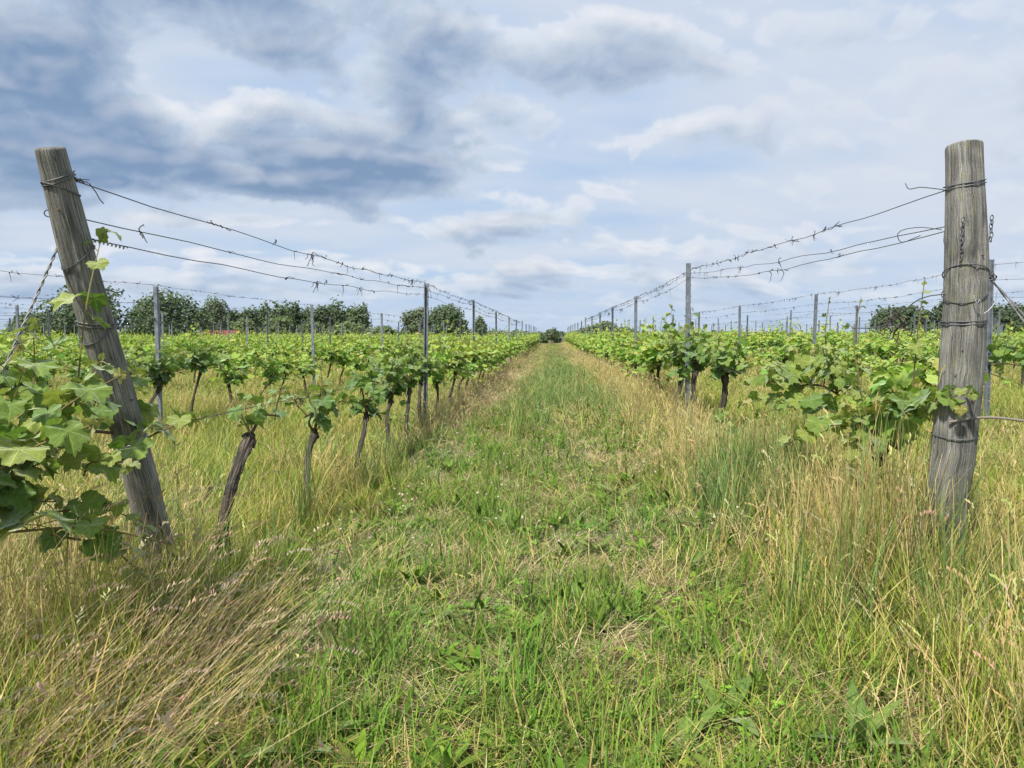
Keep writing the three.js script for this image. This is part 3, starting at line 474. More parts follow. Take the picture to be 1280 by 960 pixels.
{
  const P = upright, loop = (t, tilt, ph, turns, th, mat = wireMat) => mesh('wire_wrap', ring(P, t, P.rad(t) * 1.02, tilt, ph, turns, th), mat, P.g);
  loop(0.93, 0.015, 0.6, 2, 0.0024); loop(0.77, -0.03, 1.2, 1, 0.0024); loop(0.735, 0.05, 0.2, 1, 0.0022); loop(0.675, 0.006, 0.2, 2, 0.0024); loop(0.445, 0.006, 0.5, 1, 0.0022);
  const link = new THREE.TorusGeometry(0.0085, 0.0022, 5, 12); link.scale(0.75, 1.35, 1);
  const chain = (name, x, y, z, n) => { for (let i = 0; i < n; i++) { const k = link.clone(); if (i % 2) k.rotateY(Math.PI / 2); k.rotateZ((i % 3 - 1) * 0.12); k.translate(x + 0.002 * Math.sin(i * 2), y - i * 0.0165, z); mesh(name, k, wireMat, P.g); } };
  chain('chain_link', 1.598, 1.545, -2.905, 10); chain('chain_link', 1.738, 1.56, -2.96, 6);
  const lw = (pts, th = 0.0018, mat = wireMat) => mesh('loose_wire_end', tube(curve(pts, 14), th, 5), mat, P.g);
  lw([V(1.60, 1.53, -3.06), V(1.57, 1.56, -3.2), V(1.56, 1.555, -3.35), V(1.575, 1.52, -3.36), V(1.585, 1.525, -3.2)]);
  lw([V(1.62, 1.70, -3.1), V(1.6, 1.74, -3.25), V(1.59, 1.75, -3.33), V(1.59, 1.78, -3.36)], 0.0022);
  lw([V(1.63, 1.25, -2.87), V(1.64, 1.22, -2.86), V(1.65, 1.235, -2.86), V(1.655, 1.19, -2.865)], 0.0016, shinyWireMat); lw([V(1.72, 1.27, -2.875), V(1.715, 1.23, -2.872), V(1.69, 1.195, -2.868), V(1.67, 1.18, -2.868)], 0.0016, shinyWireMat);
  lw([V(1.60, 1.265, -2.95), V(1.53, 1.25, -3.06), V(1.50, 1.20, -3.14), V(1.49, 1.16, -3.2), V(1.45, 1.13, -3.3), V(1.40, 1.13, -3.42)], 0.0026);
  for (const [t, a] of [[0.62, -0.5], [0.57, -0.7], [0.575, 0.9], [0.52, 0.1], [0.8, 0.3]]) { const c = P.curve.getPoint(t), k = P.rad(t), nl = new THREE.CylinderGeometry(0.0035, 0.0035, 0.014, 6); nl.rotateX(Math.PI / 2); nl.rotateY(a); nl.translate(c.x + Math.sin(a) * k, c.y, c.z + Math.cos(a) * k); mesh('nail', nl, rustMat, P.g); }
  const tg = group('dead_tendril_tangle', V(1.45, 1.15, -3.25)); tag(tg, 'dark tangle of dead tendrils hanging off the wire by the upright post', 'tendrils');
  { const r = rng(771); for (let i = 0; i < 14; i++) { const pts = []; let p = V((r() - 0.5) * 0.06 + 0.06, (r() - 0.4) * 0.1, (r() - 0.5) * 0.12 + 0.05); for (let j = 0; j < 5; j++) { pts.push(p); p = p.clone().add(V((r() - 0.5) * 0.05, (r() - 0.62) * 0.05, (r() - 0.5) * 0.05)); } mesh('dried_tendril', tube(curve(pts, 9), 0.0026, 4), tendrilMat, tg); } }
}
{ // guy cables of the upright post
  const g = group('anchor_cable'); tag(g, 'pair of straight steel guy cables running from the upright post to the ground', 'cable');
  for (const [a, b] of [[V(1.735, 1.325, -2.95), V(1.92, 0.0, -1.35)], [V(1.737, 1.315, -2.94), V(2.05, 0.0, -1.8)]]) { const path = wob(a, b, 120, 0.0, 3), parts = []; for (const ph of [0, Math.PI]) parts.push(tube(path.map((p, i) => p.clone().add(V(Math.cos(i * 0.7 + ph) * 0.0022, Math.sin(i * 0.7 + ph) * 0.0018, 0))), 0.0022, 4)); mesh('cable', mergeGeometries(parts), cableMat, g); }
  const k = new THREE.TorusKnotGeometry(0.011, 0.003, 40, 5, 2, 5); k.translate(1.735, 1.325, -2.935); mesh('knot', k, wireMat, g);
}
{ // bare cane running on past the upright post
  tag(mesh('bare_cane', tube(curve([V(1.585, 0.75, -2.92), V(1.70, 0.775, -2.875), V(1.80, 0.772, -2.78), V(1.92, 0.76, -2.62), V(2.0, 0.77, -2.5)], 20), 0.005, 6), oldCaneMat), 'bare grey vine cane reaching across the upright wooden post', 'cane');
}

// ---------------------------------------------------------------- grass
// a tuft: each blade is a tapered curved strip
function tuft(seed, n, o) {
  const r = rng(seed), P = [], C = [], I = [];
  for (let b = 0; b < n; b++) {
    const pal = o.colors[Math.floor(r() * o.colors.length)], j = 0.8 + 0.4 * r(), c = pal.map((q) => q * j);
    const L = lerp(o.len[0], o.len[1], r() ** 1.3), wd = lerp(o.wid[0], o.wid[1], r()), yaw = r() * 6.283, lean = lerp(o.lean[0], o.lean[1], r()), curl = lerp(o.curl[0], o.curl[1], r()), S = o.segs ?? 3;
    let x = (r() - 0.5) * o.spread * 2, z = (r() - 0.5) * o.spread * 2, y = (o.lift ?? 0) * r() - 0.01, tilt = lean; const dx = Math.cos(yaw) + (o.push?.[0] ?? 0), dz = Math.sin(yaw) + (o.push?.[1] ?? 0), dl = Math.hypot(dx, dz) || 1, ux = dx / dl, uz = dz / dl;
    const face = r() * 1.2 - 0.6, sx = -uz * Math.cos(face) + ux * Math.sin(face), sz = ux * Math.cos(face) + uz * Math.sin(face), base = P.length / 3;
    for (let s = 0; s <= S; s++) {
      const t = s / S, w = wd * 0.5 * (o.stem ? 1 - 0.3 * t : Math.min(1, 0.7 + t) * (1 - t ** 1.7));
      if (s === S && !o.stem) { P.push(x, y, z); C.push(...c); } else { P.push(x - sx * w, y, z - sz * w, x + sx * w, y, z + sz * w); C.push(...c, ...c); }
      if (s < S) { const q = L / S; x += ux * Math.sin(tilt) * q; z += uz * Math.sin(tilt) * q; y += Math.cos(tilt) * q; tilt += curl / S; }
    }
    for (let s = 0; s < S; s++) { const a = base + s * 2; if (s === S - 1 && !o.stem) I.push(a, a + 1, a + 2); else I.push(a, a + 1, a + 2, a + 2, a + 1, a + 3); }
    if (o.head && r() < o.head) { // a loose panicle of spikelets
      const hl = lerp(o.headLen[0], o.headLen[1], r()), hc = o.headColors[Math.floor(r() * o.headColors.length)].map((q) => q * (0.8 + 0.4 * r())); let hx = x, hy = y, hz = z, ht = tilt;
      const k = Math.round(hl / 0.0075);
      for (let s = 0; s < k; s++) {
        const t = s / k, q = hl / k; hx += ux * Math.sin(ht) * q; hz += uz * Math.sin(ht) * q; hy += Math.cos(ht) * q; ht += 0.9 / k;
        const a = r() * 6.283, sp = (o.headWide ?? 0.012) * Math.sin(Math.min(1, t * 1.4 + 0.25) * Math.PI * 0.86) * (0.5 + 0.7 * r()), ex = hx + Math.cos(a) * sp + ux * 0.008, ez = hz + Math.sin(a) * sp + uz * 0.008, ey = hy + 0.010 + 0.004 * r(), w = 0.0024, v = P.length / 3;
        P.push(hx, hy, hz, (hx + ex) / 2 - sx * w, (hy + ey) / 2, (hz + ez) / 2 - sz * w, (hx + ex) / 2 + sx * w, (hy + ey) / 2 + w, (hz + ez) / 2 + sz * w, ex, ey, ez); for (let i = 0; i < 4; i++) C.push(...hc); I.push(v, v + 1, v + 2, v + 1, v + 3, v + 2);
      }
    }
  }
  const g = new THREE.BufferGeometry(); g.setAttribute('position', new THREE.Float32BufferAttribute(P, 3)); g.setAttribute('color', new THREE.Float32BufferAttribute(C, 3)); g.setIndex(I); g.computeVertexNormals(); return g;
}
const COL = { lawn: [[0.09, 0.195, 0.018], [0.12, 0.24, 0.024], [0.07, 0.15, 0.016], [0.18, 0.265, 0.032], [0.10, 0.21, 0.02], [0.38, 0.32, 0.11]], blue: [[0.12, 0.225, 0.06], [0.16, 0.27, 0.08], [0.10, 0.19, 0.05], [0.21, 0.285, 0.075], [0.38, 0.35, 0.13]], yellow: [[0.20, 0.285, 0.035], [0.26, 0.32, 0.045], [0.15, 0.24, 0.028], [0.21, 0.29, 0.036], [0.17, 0.26, 0.03], [0.46, 0.39, 0.14]],
  straw: [[0.58, 0.46, 0.20], [0.49, 0.385, 0.16], [0.64, 0.53, 0.26], [0.42, 0.37, 0.12], [0.50, 0.37, 0.18]], pink: [[0.50, 0.385, 0.22], [0.44, 0.33, 0.19], [0.56, 0.45, 0.27], [0.40, 0.31, 0.18]], litter: [[0.50, 0.41, 0.22], [0.42, 0.33, 0.18], [0.58, 0.49, 0.29], [0.32, 0.25, 0.14]], leaf: [[0.10, 0.21, 0.02], [0.14, 0.26, 0.026], [0.19, 0.30, 0.035]] };
const TYPES = {
  lawn_grass: { n: 16, label: 'short green grass growing along the middle of the track', o: { colors: COL.lawn, len: [0.05, 0.17], wid: [0.003, 0.006], lean: [0, 0.7], curl: [0.2, 1.5], spread: 0.045 } },
  broad_grass: { n: 10, label: 'fresh broad-bladed green grass in clumps on the track', o: { colors: [[0.14, 0.27, 0.035], [0.18, 0.30, 0.05], [0.11, 0.21, 0.03], [0.23, 0.31, 0.065]], len: [0.09, 0.22], wid: [0.004, 0.009], lean: [0, 0.6], curl: [0.3, 1.6], spread: 0.04 } },
  dead_litter: { n: 16, label: 'flattened dead straw litter lying between the grass', o: { colors: COL.litter, len: [0.05, 0.18], wid: [0.0016, 0.0034], lean: [1.0, 1.65], curl: [-0.1, 0.5], spread: 0.07, lift: 0.035 } },
  straw_grass: { n: 15, label: 'tall dry straw-coloured grass stalks along the vine rows', o: { colors: COL.straw, len: [0.16, 0.48], wid: [0.0018, 0.0036], lean: [0, 0.4], curl: [0, 0.7], spread: 0.05, stem: true, head: 0.3, headLen: [0.03, 0.07], headWide: 0.007, headColors: COL.straw } },
  pink_grass: { n: 14, label: 'pinkish dry seeding grass along the vine rows', o: { colors: COL.pink, len: [0.16, 0.40], wid: [0.0012, 0.0026], lean: [0, 0.45], curl: [0.1, 0.8], spread: 0.06, stem: true, head: 0.75, headLen: [0.05, 0.10], headWide: 0.012, headColors: COL.pink } },
  blue_grass: { n: 18, label: 'tall blue-green grass in thick clumps', o: { colors: COL.blue, len: [0.16, 0.44], wid: [0.0034, 0.0062], lean: [0, 0.45], curl: [0.1, 1.2], spread: 0.05, segs: 4 } },
  meadow_grass: { n: 16, label: 'yellow-green meadow grass between the vine rows', o: { colors: COL.yellow, len: [0.12, 0.38], wid: [0.0026, 0.0052], lean: [0, 0.5], curl: [0.1, 1.2], spread: 0.06, segs: 4 } },
  seed_grass: { n: 11, label: 'brown-pink seeding grass leaning over beside the large-leaved grapevine', o: { colors: [...COL.pink, ...COL.straw], len: [0.32, 0.62], wid: [0.0013, 0.0024], lean: [0.25, 0.75], curl: [0.15, 0.7], spread: 0.06, stem: true, push: [2.0, -0.7], head: 0.85, headLen: [0.05, 0.12], headWide: 0.017, headColors: [[0.48, 0.39, 0.26], [0.42, 0.33, 0.23], [0.54, 0.46, 0.31]] } },
};
// small clover and plantain leaves close to the ground
function coverGeo(seed) {
  const r = rng(seed), P = [], C = [], I = [];
  for (let b = 0; b < 9; b++) {
    const c = COL.leaf[Math.floor(r() * 3)].map((q) => q * (0.85 + 0.4 * r())), cx = (r() - 0.5) * 0.13, cz = (r() - 0.5) * 0.13, cy = 0.02 + 0.05 * r(), yaw0 = r() * 6.28, tx = (r() - 0.5) * 0.8, tz = (r() - 0.5) * 0.8;
    for (let l = 0; l < 3; l++) {
      const a = yaw0 + l * 2.1, s = 0.007 + 0.007 * r(), at = P.length / 3, put = (u, v) => { const x = Math.cos(a) * u - Math.sin(a) * v, z = Math.sin(a) * u + Math.cos(a) * v; P.push(cx + x, cy + x * tx + z * tz - 2 * v * v / s * 0.2, cz + z); C.push(...c); };
      put(0, 0); put(s * 0.7, s * 0.55); put(s * 1.25, s * 0.42); put(s * 1.4, 0); put(s * 1.25, -s * 0.42); put(s * 0.7, -s * 0.55); for (let k = 1; k < 5; k++) I.push(at, at + k, at + k + 1);
    }
  }
  const g = new THREE.BufferGeometry(); g.setAttribute('position', new THREE.Float32BufferAttribute(P, 3)); g.setAttribute('color', new THREE.Float32BufferAttribute(C, 3)); g.setIndex(I); g.computeVertexNormals(); return g;
}
function weedGeo(seed) { // a rosette of jagged strap leaves
  const r = rng(seed), P = [], C = [], I = [], n = 8;
  for (let b = 0; b < n; b++) {
    const c = COL.leaf[Math.floor(r() * 3)].map((q) => q * (0.85 + 0.35 * r())), a = b / n * 6.283 + r() * 0.7, L = 0.06 + 0.08 * r(), W = 0.012 + 0.014 * r(), S = 6; let u = 0.004, y = 0.003, t0 = 0.35 + 0.8 * r(); const base = P.length / 3, curl = 0.3 + 0.9 * r();
    for (let s = 0; s <= S; s++) { const t = s / S, w = W * (0.25 + Math.sin(Math.min(1, 0.12 + t * 0.9) * Math.PI) ** 0.8) * (s % 2 ? 1.2 : 0.85) * 0.6; for (const k of [-1, 0, 1]) { P.push(Math.cos(a) * u - Math.sin(a) * k * w, y + (k ? 0.3 * w : 0), Math.sin(a) * u + Math.cos(a) * k * w); C.push(...c); } u += Math.sin(t0) * L / S; y += Math.cos(t0) * L / S; t0 += curl / S; }
    for (let s = 0; s < S; s++) for (let k = 0; k < 2; k++) { const q = base + s * 3 + k; I.push(q, q + 1, q + 3, q + 3, q + 1, q + 4); }
  }
  const g = new THREE.BufferGeometry(); g.setAttribute('position', new THREE.Float32BufferAttribute(P, 3)); g.setAttribute('color', new THREE.Float32BufferAttribute(C, 3)); g.setIndex(I); g.computeVertexNormals(); return g;
}
function flowerGeo(seed) {
  const r = rng(seed), parts = [];
  for (let i = 0; i < 3; i++) {
    const x = (r() - 0.5) * 0.16, z = (r() - 0.5) * 0.16, h = 0.07 + 0.09 * r(), s = 0.0045 + 0.0025 * r(), col = (g, c) => { const n = g.attributes.position.count, a = new Float32Array(n * 3); for (let k = 0; k < n; k++) a.set(c, k * 3); g.setAttribute('color', new THREE.BufferAttribute(a, 3)); g.deleteAttribute('uv'); return g.index ? g.toNonIndexed() : g; };
    parts.push(col(tube([V(x, 0, z), V(x + 0.01, h, z + 0.005)], 0.0012, 3, null, false), [0.2, 0.25, 0.08]));
    const b = new THREE.IcosahedronGeometry(s, 1); b.scale(1, 0.85, 1); const p = b.attributes.position; for (let k = 0; k < p.count; k++) { const q = 1 + 0.25 * n3(p.getX(k) * 400, p.getY(k) * 400, p.getZ(k) * 400 + i); p.setXYZ(k, p.getX(k) * q + x + 0.01, p.getY(k) * q + h, p.getZ(k) * q + z + 0.005); }
    parts.push(col(b, r() < 0.6 ? [0.58, 0.54, 0.42] : [0.46, 0.35, 0.24]));
  }
  const g = mergeGeometries(parts); g.computeVertexNormals(); return g;
}
{
  const r = rng(909), bins = {}; const add = (type, x, z, s, sy, tint) => { (bins[type] ??= []).push([x, z, s, sy, tint]); };
  const N = (x, z, f, o = 0) => 0.5 + 0.5 * fbm(x * f + o, z * f - o * 1.7, 3) * 1.7; // 0..1
  const rowDist = (x) => { const q = x < 0 ? (x + 1.6) / 3.25 : (x - 1.65) / 3.25; return Math.min(Math.abs(q - Math.round(q)) * 3.25, Math.abs(x + 1.6), Math.abs(x - 1.65)); };
  const g2 = (x, d, cx, cd, wx, wd) => Math.exp(-(((x - cx) / wx) ** 2) - ((d - cd) / wd) ** 2);
  function weights(x, d) {
    const e = rowDist(x), wide = x > 0 && d < 7, under = wide ? smoothstep(e, 0.95, 0.25) : smoothstep(e, 0.55, 0.1), inner = x > -1.6 && x < 1.65, w = {};
    const dry = N(x, d, 0.55, 5), patch = N(x, d, 0.9, 40), fine = N(x, d, 2.2, 71);
    if (inner) {
      const mid = 1 - under, far = smoothstep(d, 8, 24);
      w.lawn_grass = mid * (0.55 + 0.9 * patch) * (1 - 0.55 * far); w.broad_grass = mid * 0.8 * smoothstep(fine, 0.45, 0.75) * (1 - 0.8 * far);
      w.dead_litter = mid * (0.4 + 1.8 * smoothstep(N(x, d, 1.7, 23), 0.52, 0.82) + 0.9 * smoothstep(dry, 0.4, 0.75)) * (1 - 0.6 * far); w.cover_leaf = mid * 0.28 * smoothstep(patch, 0.45, 0.2) * (1 - far);
      w.straw_grass = under * (0.2 + 0.35 * dry) + mid * 0.4 * smoothstep(dry, 0.5, 0.85) + 0.25 * far * smoothstep(Math.abs(x - 0.2), 0.2, 0.8);
      w.pink_grass = 0.2 * under * dry + 0.25 * far * smoothstep(Math.abs(x - 0.15), 0.35, 0.9);
      w.meadow_grass = under * 0.95 * (1.25 - dry) + mid * 0.3;
      w.blue_grass = under * 0.45 * smoothstep(patch, 0.4, 0.7);
      // patches seen on the track
      w.blue_grass += 1.5 * g2(x, d, 0.25, 12.5, 0.7, 2.6) + 1.5 * g2(x, d, 0.2, 18, 0.6, 4) + 6 * g2(x, d, 1.42, 4.55, 0.3, 0.45) + 0.8 * g2(x, d, 0.1, 28, 0.35, 8);
      w.pink_grass += 2.2 * g2(x, d, -1.1, 12, 0.3, 2.5) + 1.5 * g2(x, d, -1.05, 18, 0.35, 5) + 0.9 * g2(x, d, 0.6, 5.7, 0.45, 0.7) + 1.2 * g2(x, d, -1.25, 8.3, 0.3, 1.0);
      w.straw_grass += 1.3 * g2(x, d, 1.4, 3.6, 0.35, 0.7) + 1.2 * g2(x, d, 1.2, 9.5, 0.4, 3) + 0.7 * g2(x, d, 1.0, 6.2, 0.5, 1.2) + 1.0 * g2(x, d, 1.15, 16, 0.35, 5);
      w.dead_litter += 0.8 * g2(x, d, 0.45, 5.6, 0.7, 0.8);
      w.meadow_grass += 1.2 * g2(x, d, 1.35, 2.1, 0.4, 0.6) + 0.9 * g2(x, d, -1.4, 3.6, 0.3, 1);
      if (x < 0 && d < 8) { w.straw_grass *= 0.5; w.pink_grass *= 0.5; w.lawn_grass += 0.5 * under; w.dead_litter += 0.3 * under; } w.seed_grass = 1.5 * g2(x, d, -1.32, 1.85, 0.3, 0.45); w.meadow_grass += 1.3 * g2(x, d, -1.4, 2.1, 0.4, 0.6);
      const low = Math.exp(-((x + 0.1) ** 2) / 0.5) * smoothstep(d, 9, 6); w.straw_grass *= 1 - 0.55 * low; w.meadow_grass *= 1 - 0.4 * low; // mown along the middle
    } else {
      w.meadow_grass = 1.3 + 0.7 * (1 - dry); w.lawn_grass = 0.9 * patch; w.straw_grass = 0.1 + 0.35 * smoothstep(dry, 0.5, 0.8) + 0.2 * under; w.pink_grass = 0.15 * smoothstep(dry, 0.5, 0.8); w.dead_litter = 0.2; w.blue_grass = 0.4 * smoothstep(patch, 0.55, 0.8);
      if (x < 0 && d < 3.2) w.seed_grass = 0.15;
    }
    return w;
  }
  const rings = [[0.9, 3.2, 0.040, 1.08], [3.2, 6, 0.054, 1.12], [6, 12, 0.085, 1.3], [12, 30, 0.16, 1.9], [30, 79, 0.34, 3]];
  for (const [d0, d1, step, s] of rings) for (let d = d0; d < d1; d += step) {
    const xa = -0.82 * d - 0.9, xb = 0.72 * d + 0.9;
    for (let x0 = xa; x0 < xb; x0 += step) {
      const x = x0 + (r() - 0.5) * step, z = d + (r() - 0.5) * step, w = weights(x, z); let tot = 0; for (const k in w) tot += w[k];
      let q = r() * Math.max(tot, 1), type = null; for (const k in w) { q -= w[k]; if (q < 0) { type = k; break; } }
      if (!type || (s > 2 && (type === 'dead_litter' || type === 'cover_leaf'))) continue;
      const tall = type === 'straw_grass' || type === 'pink_grass' || type === 'seed_grass'; if (tall && s < 1.5 && r() < 0.3) continue;
      let sy = 0.6 + 0.7 * N(x, z, 1.6, 13) * (0.5 + 0.9 * r()); if (x < -1.6 || x > 1.65) sy *= x < 0 && z < 3.6 ? 1.15 : 0.75; else if (z < 9 && !tall && type !== 'dead_litter') { const cl = N(x, z, 3.4, 57); if (cl < 0.36 && r() < 0.6) continue; sy *= 0.55 + 0.95 * cl; } if (x > 1.1 && x < 2 && z > 2.7 && z < 3.7) sy *= 1.3; if (x > -1.6 && x < 1.65 && (type === 'straw_grass' || type === 'meadow_grass' || type === 'pink_grass')) sy *= lerp(0.4, x < 0 ? (z < 8 ? 0.6 + 0.8 * smoothstep(z, 3.2, 2.5) : 0.85) : 1, smoothstep(rowDist(x), x > 0 ? 1.1 : 0.7, 0.3));
      if (type === 'blue_grass') sy *= d > 9 ? 0.8 : 1.25; if (d > 20) sy *= 0.8;
      const warm = tall ? 0 : N(x, z, 0.4, 90) + 0.6 * N(x, z, 1.9, 33) - 0.8, k = 0.8 + 0.36 * r(); add(type, x, z, s * (0.85 + 0.3 * r()), sy, [k * (1 + 0.22 * warm), k, k * (1 - 0.1 * warm)]);
      if (s < 1.2 && type === 'cover_leaf' && r() < 0.06) add('clover_flower', x, z, 1, 0.8 + 0.5 * r(), [1, 1, 1]);
    }
  }
  for (let i = 0; i < 620; i++) { const d = 1.6 + r() ** 1.4 * 9, x = (r() - 0.5) * 2.5 - 0.1; if (N(x, d, 1.1, 66) > 0.42) { const k = 0.62 + 0.35 * r(); add('low_weed', x, d, 0.5 + 0.65 * r(), 0.6 + 0.6 * r(), [k * (0.9 + 0.25 * r()), k, k]); }; }
  for (let i = 0; i < 260; i++) { const d = 3 + r() * 9, x = (r() - 0.5) * 2.4 + 0.1; if (N(x, d, 0.9, 40) < 0.5 || r() < 0.2) add('clover_flower', x, d, 1, 0.8 + 0.6 * r(), [1, 1, 1]); }
  const info = { ...Object.fromEntries(Object.entries(TYPES).map(([k, t]) => [k, { label: t.label, geos: [0, 1, 2, 3].map((i) => tuft(60 + i * 31 + k.length * 7, t.n, t.o)) }])),
    low_weed: { label: 'low broad-leaved weeds dotted through the turf of the track', geos: [0, 1, 2, 3].map((i) => weedGeo(450 + i)) }, cover_leaf: { label: 'low clover leaves covering the ground of the track', geos: [0, 1, 2].map((i) => coverGeo(400 + i)) }, clover_flower: { label: 'small white clover flower heads scattered over the track', geos: [0, 1].map((i) => flowerGeo(500 + i)) } };
  const m = new THREE.Matrix4(), q = new THREE.Quaternion(), q2 = new THREE.Quaternion(), c = new THREE.Color(); let total = 0, baked = 0; const BAKED = 4.4;
  for (const [type, list] of Object.entries(bins)) {
    const { label, geos } = info[type]; 
    const category = type === 'dead_litter' ? 'straw' : type === 'low_weed' ? 'weeds' : type === 'cover_leaf' || type === 'clover_flower' ? 'clover' : 'grass', close = [];
    const place = ([x, d, s, sy]) => { const yaw = type === 'seed_grass' ? (r() - 0.5) * (r() < 0.3 ? 2.6 : 1.0) : r() * 6.283; q.setFromAxisAngle(UP, yaw); q2.setFromAxisAngle(V(1, 0, 0), (r() - 0.5) * 0.25); return m.compose(V(x, landH(x, -d), -d), q.multiply(q2), V(s, sy, s)); };
    geos.forEach((g, gi) => {
      const all = list.filter((_, i) => i % geos.length === gi), mine = all.filter((e) => e[1] >= BAKED); for (const e of all) if (e[1] < BAKED) close.push([g, e]);
      if (!mine.length) return; const im = new THREE.InstancedMesh(g, grassMat, mine.length);
      mine.forEach((e, i) => { im.setMatrixAt(i, place(e)); im.setColorAt(i, c.setRGB(...e[4])); });
      im.name = numbered(type); im.castShadow = im.receiveShadow = true; scene.add(im); tag(im, label + ', further off', category, null, 'stuff'); total += mine.length;
    });
    // the close grass is one mesh of its own per kind
    let nv = 0, ni = 0; for (const [g] of close) { nv += g.attributes.position.count; ni += g.index ? g.index.count : g.attributes.position.count; }
    const P = new Float32Array(nv * 3), N = new Float32Array(nv * 3), C = new Float32Array(nv * 3), I = new Uint32Array(ni), v = V(), nm = new THREE.Matrix3(); let a = 0, b = 0;
    for (const [g, e] of close) {
      place(e); nm.getNormalMatrix(m); const p = g.attributes.position, n = g.attributes.normal, cl = g.attributes.color, base = a;
      for (let i = 0; i < p.count; i++, a++) { v.fromBufferAttribute(p, i).applyMatrix4(m).toArray(P, a * 3); v.fromBufferAttribute(n, i).applyMatrix3(nm).normalize().toArray(N, a * 3); C[a * 3] = cl.getX(i) * e[4][0]; C[a * 3 + 1] = cl.getY(i) * e[4][1]; C[a * 3 + 2] = cl.getZ(i) * e[4][2]; }
      if (g.index) for (let i = 0; i < g.index.count; i++) I[b++] = g.index.getX(i) + base; else for (let i = 0; i < p.count; i++) I[b++] = base + i;
    }
    if (close.length) { const g = new THREE.BufferGeometry(); g.setAttribute('position', new THREE.BufferAttribute(P, 3)); g.setAttribute('normal', new THREE.BufferAttribute(N, 3)); g.setAttribute('color', new THREE.BufferAttribute(C, 3)); g.setIndex(new THREE.BufferAttribute(I, 1)); tag(mesh(type, g, grassMat), label, category, null, 'stuff'); baked += ni / 3; }
  }
  console.log('grass tufts', total, 'close triangles', baked);
}

// ---------------------------------------------------------------- broad-leaved weeds on the track
{
  const dock = (r, L, W) => { // a wavy strap leaf with a midrib fold
    const P = [], U = [], I = [], S = 9, lean = 0.5 + 0.6 * r(), curl = 0.3 + 0.9 * r(), ph = r() * 6; let y = 0, z = 0, t0 = lean;
    for (let s = 0; s <= S; s++) { const t = s / S, w = W * 0.5 * (t < 0.15 ? 0.12 + t : Math.sin(Math.min(1, 0.15 + t * 0.87) * Math.PI) ** 0.7 * 1.05); for (const k of [-1, 0, 1]) { P.push(k * w, y + (k ? 0.25 * w + 0.12 * w * Math.sin(t * 14 + ph + k) : 0), z); U.push(0.5 + k * 0.3, 0.1 + t * 0.8); } y += Math.cos(t0) * L / S; z += Math.sin(t0) * L / S; t0 += curl / S; }
    for (let s = 0; s < S; s++) for (let k = 0; k < 2; k++) { const a = s * 3 + k; I.push(a, a + 1, a + 3, a + 3, a + 1, a + 4); }
    const g = new THREE.BufferGeometry(); g.setAttribute('position', new THREE.Float32BufferAttribute(P, 3)); g.setAttribute('uv', new THREE.Float32BufferAttribute(U, 2)); g.setIndex(I); g.computeVertexNormals(); return g;
  };
  const dm = [[0.14, 0.25, 0.03], [0.18, 0.29, 0.035], [0.22, 0.32, 0.05]].map((c) => new THREE.MeshPhysicalMaterial({ color: rgb(...c.map((q) => q * 1.2)), map: veins, roughness: 1, clearcoat: 0.2, clearcoatRoughness: 0.4, transmission: 0.35, thickness: 0, side: THREE.DoubleSide }));
  const list = [[-0.64, 1.78, 4, 0.20, 'with one long pale leaf, beside the brown-pink seeding grass'], [0.50, 2.0, 4, 0.20, 'with upright leaves in the middle of the track'], [0.80, 1.84, 7, 0.19, 'with a full rosette beside the tall yellow-green grass'], [0.36, 1.86, 5, 0.14, 'with a small dense rosette on the track'], [-0.78, 3.35, 5, 0.16, 'near the foot of the almost bare grapevine'], [0.22, 3.45, 7, 0.13, 'with a low spreading rosette on the track'], [-0.3, 4.0, 6, 0.13, 'on the grassy track between the two posts'], [0.45, 4.6, 8, 0.17, 'growing at the edge of the dry pinkish patch'], [0.62, 3.2, 5, 0.14, 'beside the straw-coloured grass'], [-0.45, 2.55, 4, 0.14, 'near the leaning seed heads'], [-0.95, 4.3, 6, 0.16, 'under the thin sparse grapevine'], [0.95, 2.5, 5, 0.15, 'before the upright wooden post'], [-0.15, 5.3, 6, 0.14, 'further along the grassy track'], [0.12, 2.7, 4, 0.12, 'small, among short green grass']];
  list.forEach(([x, d, n, L, words], i) => {
    const r = rng(700 + i), g = group('broadleaf_weed', V(x, landH(x, -d) - 0.005, -d)); tag(g, 'green strap-leaved dock weed ' + words, 'weed', 'dock weeds on the track');
    for (let k = 0; k < n; k++) { const m = mesh('leaf', dock(r, L * (0.65 + 0.6 * r()), 0.03 + 0.022 * r()), dm[Math.floor(r() * 3)], g); m.rotation.y = k / n * 6.283 + r(); }
  });
}

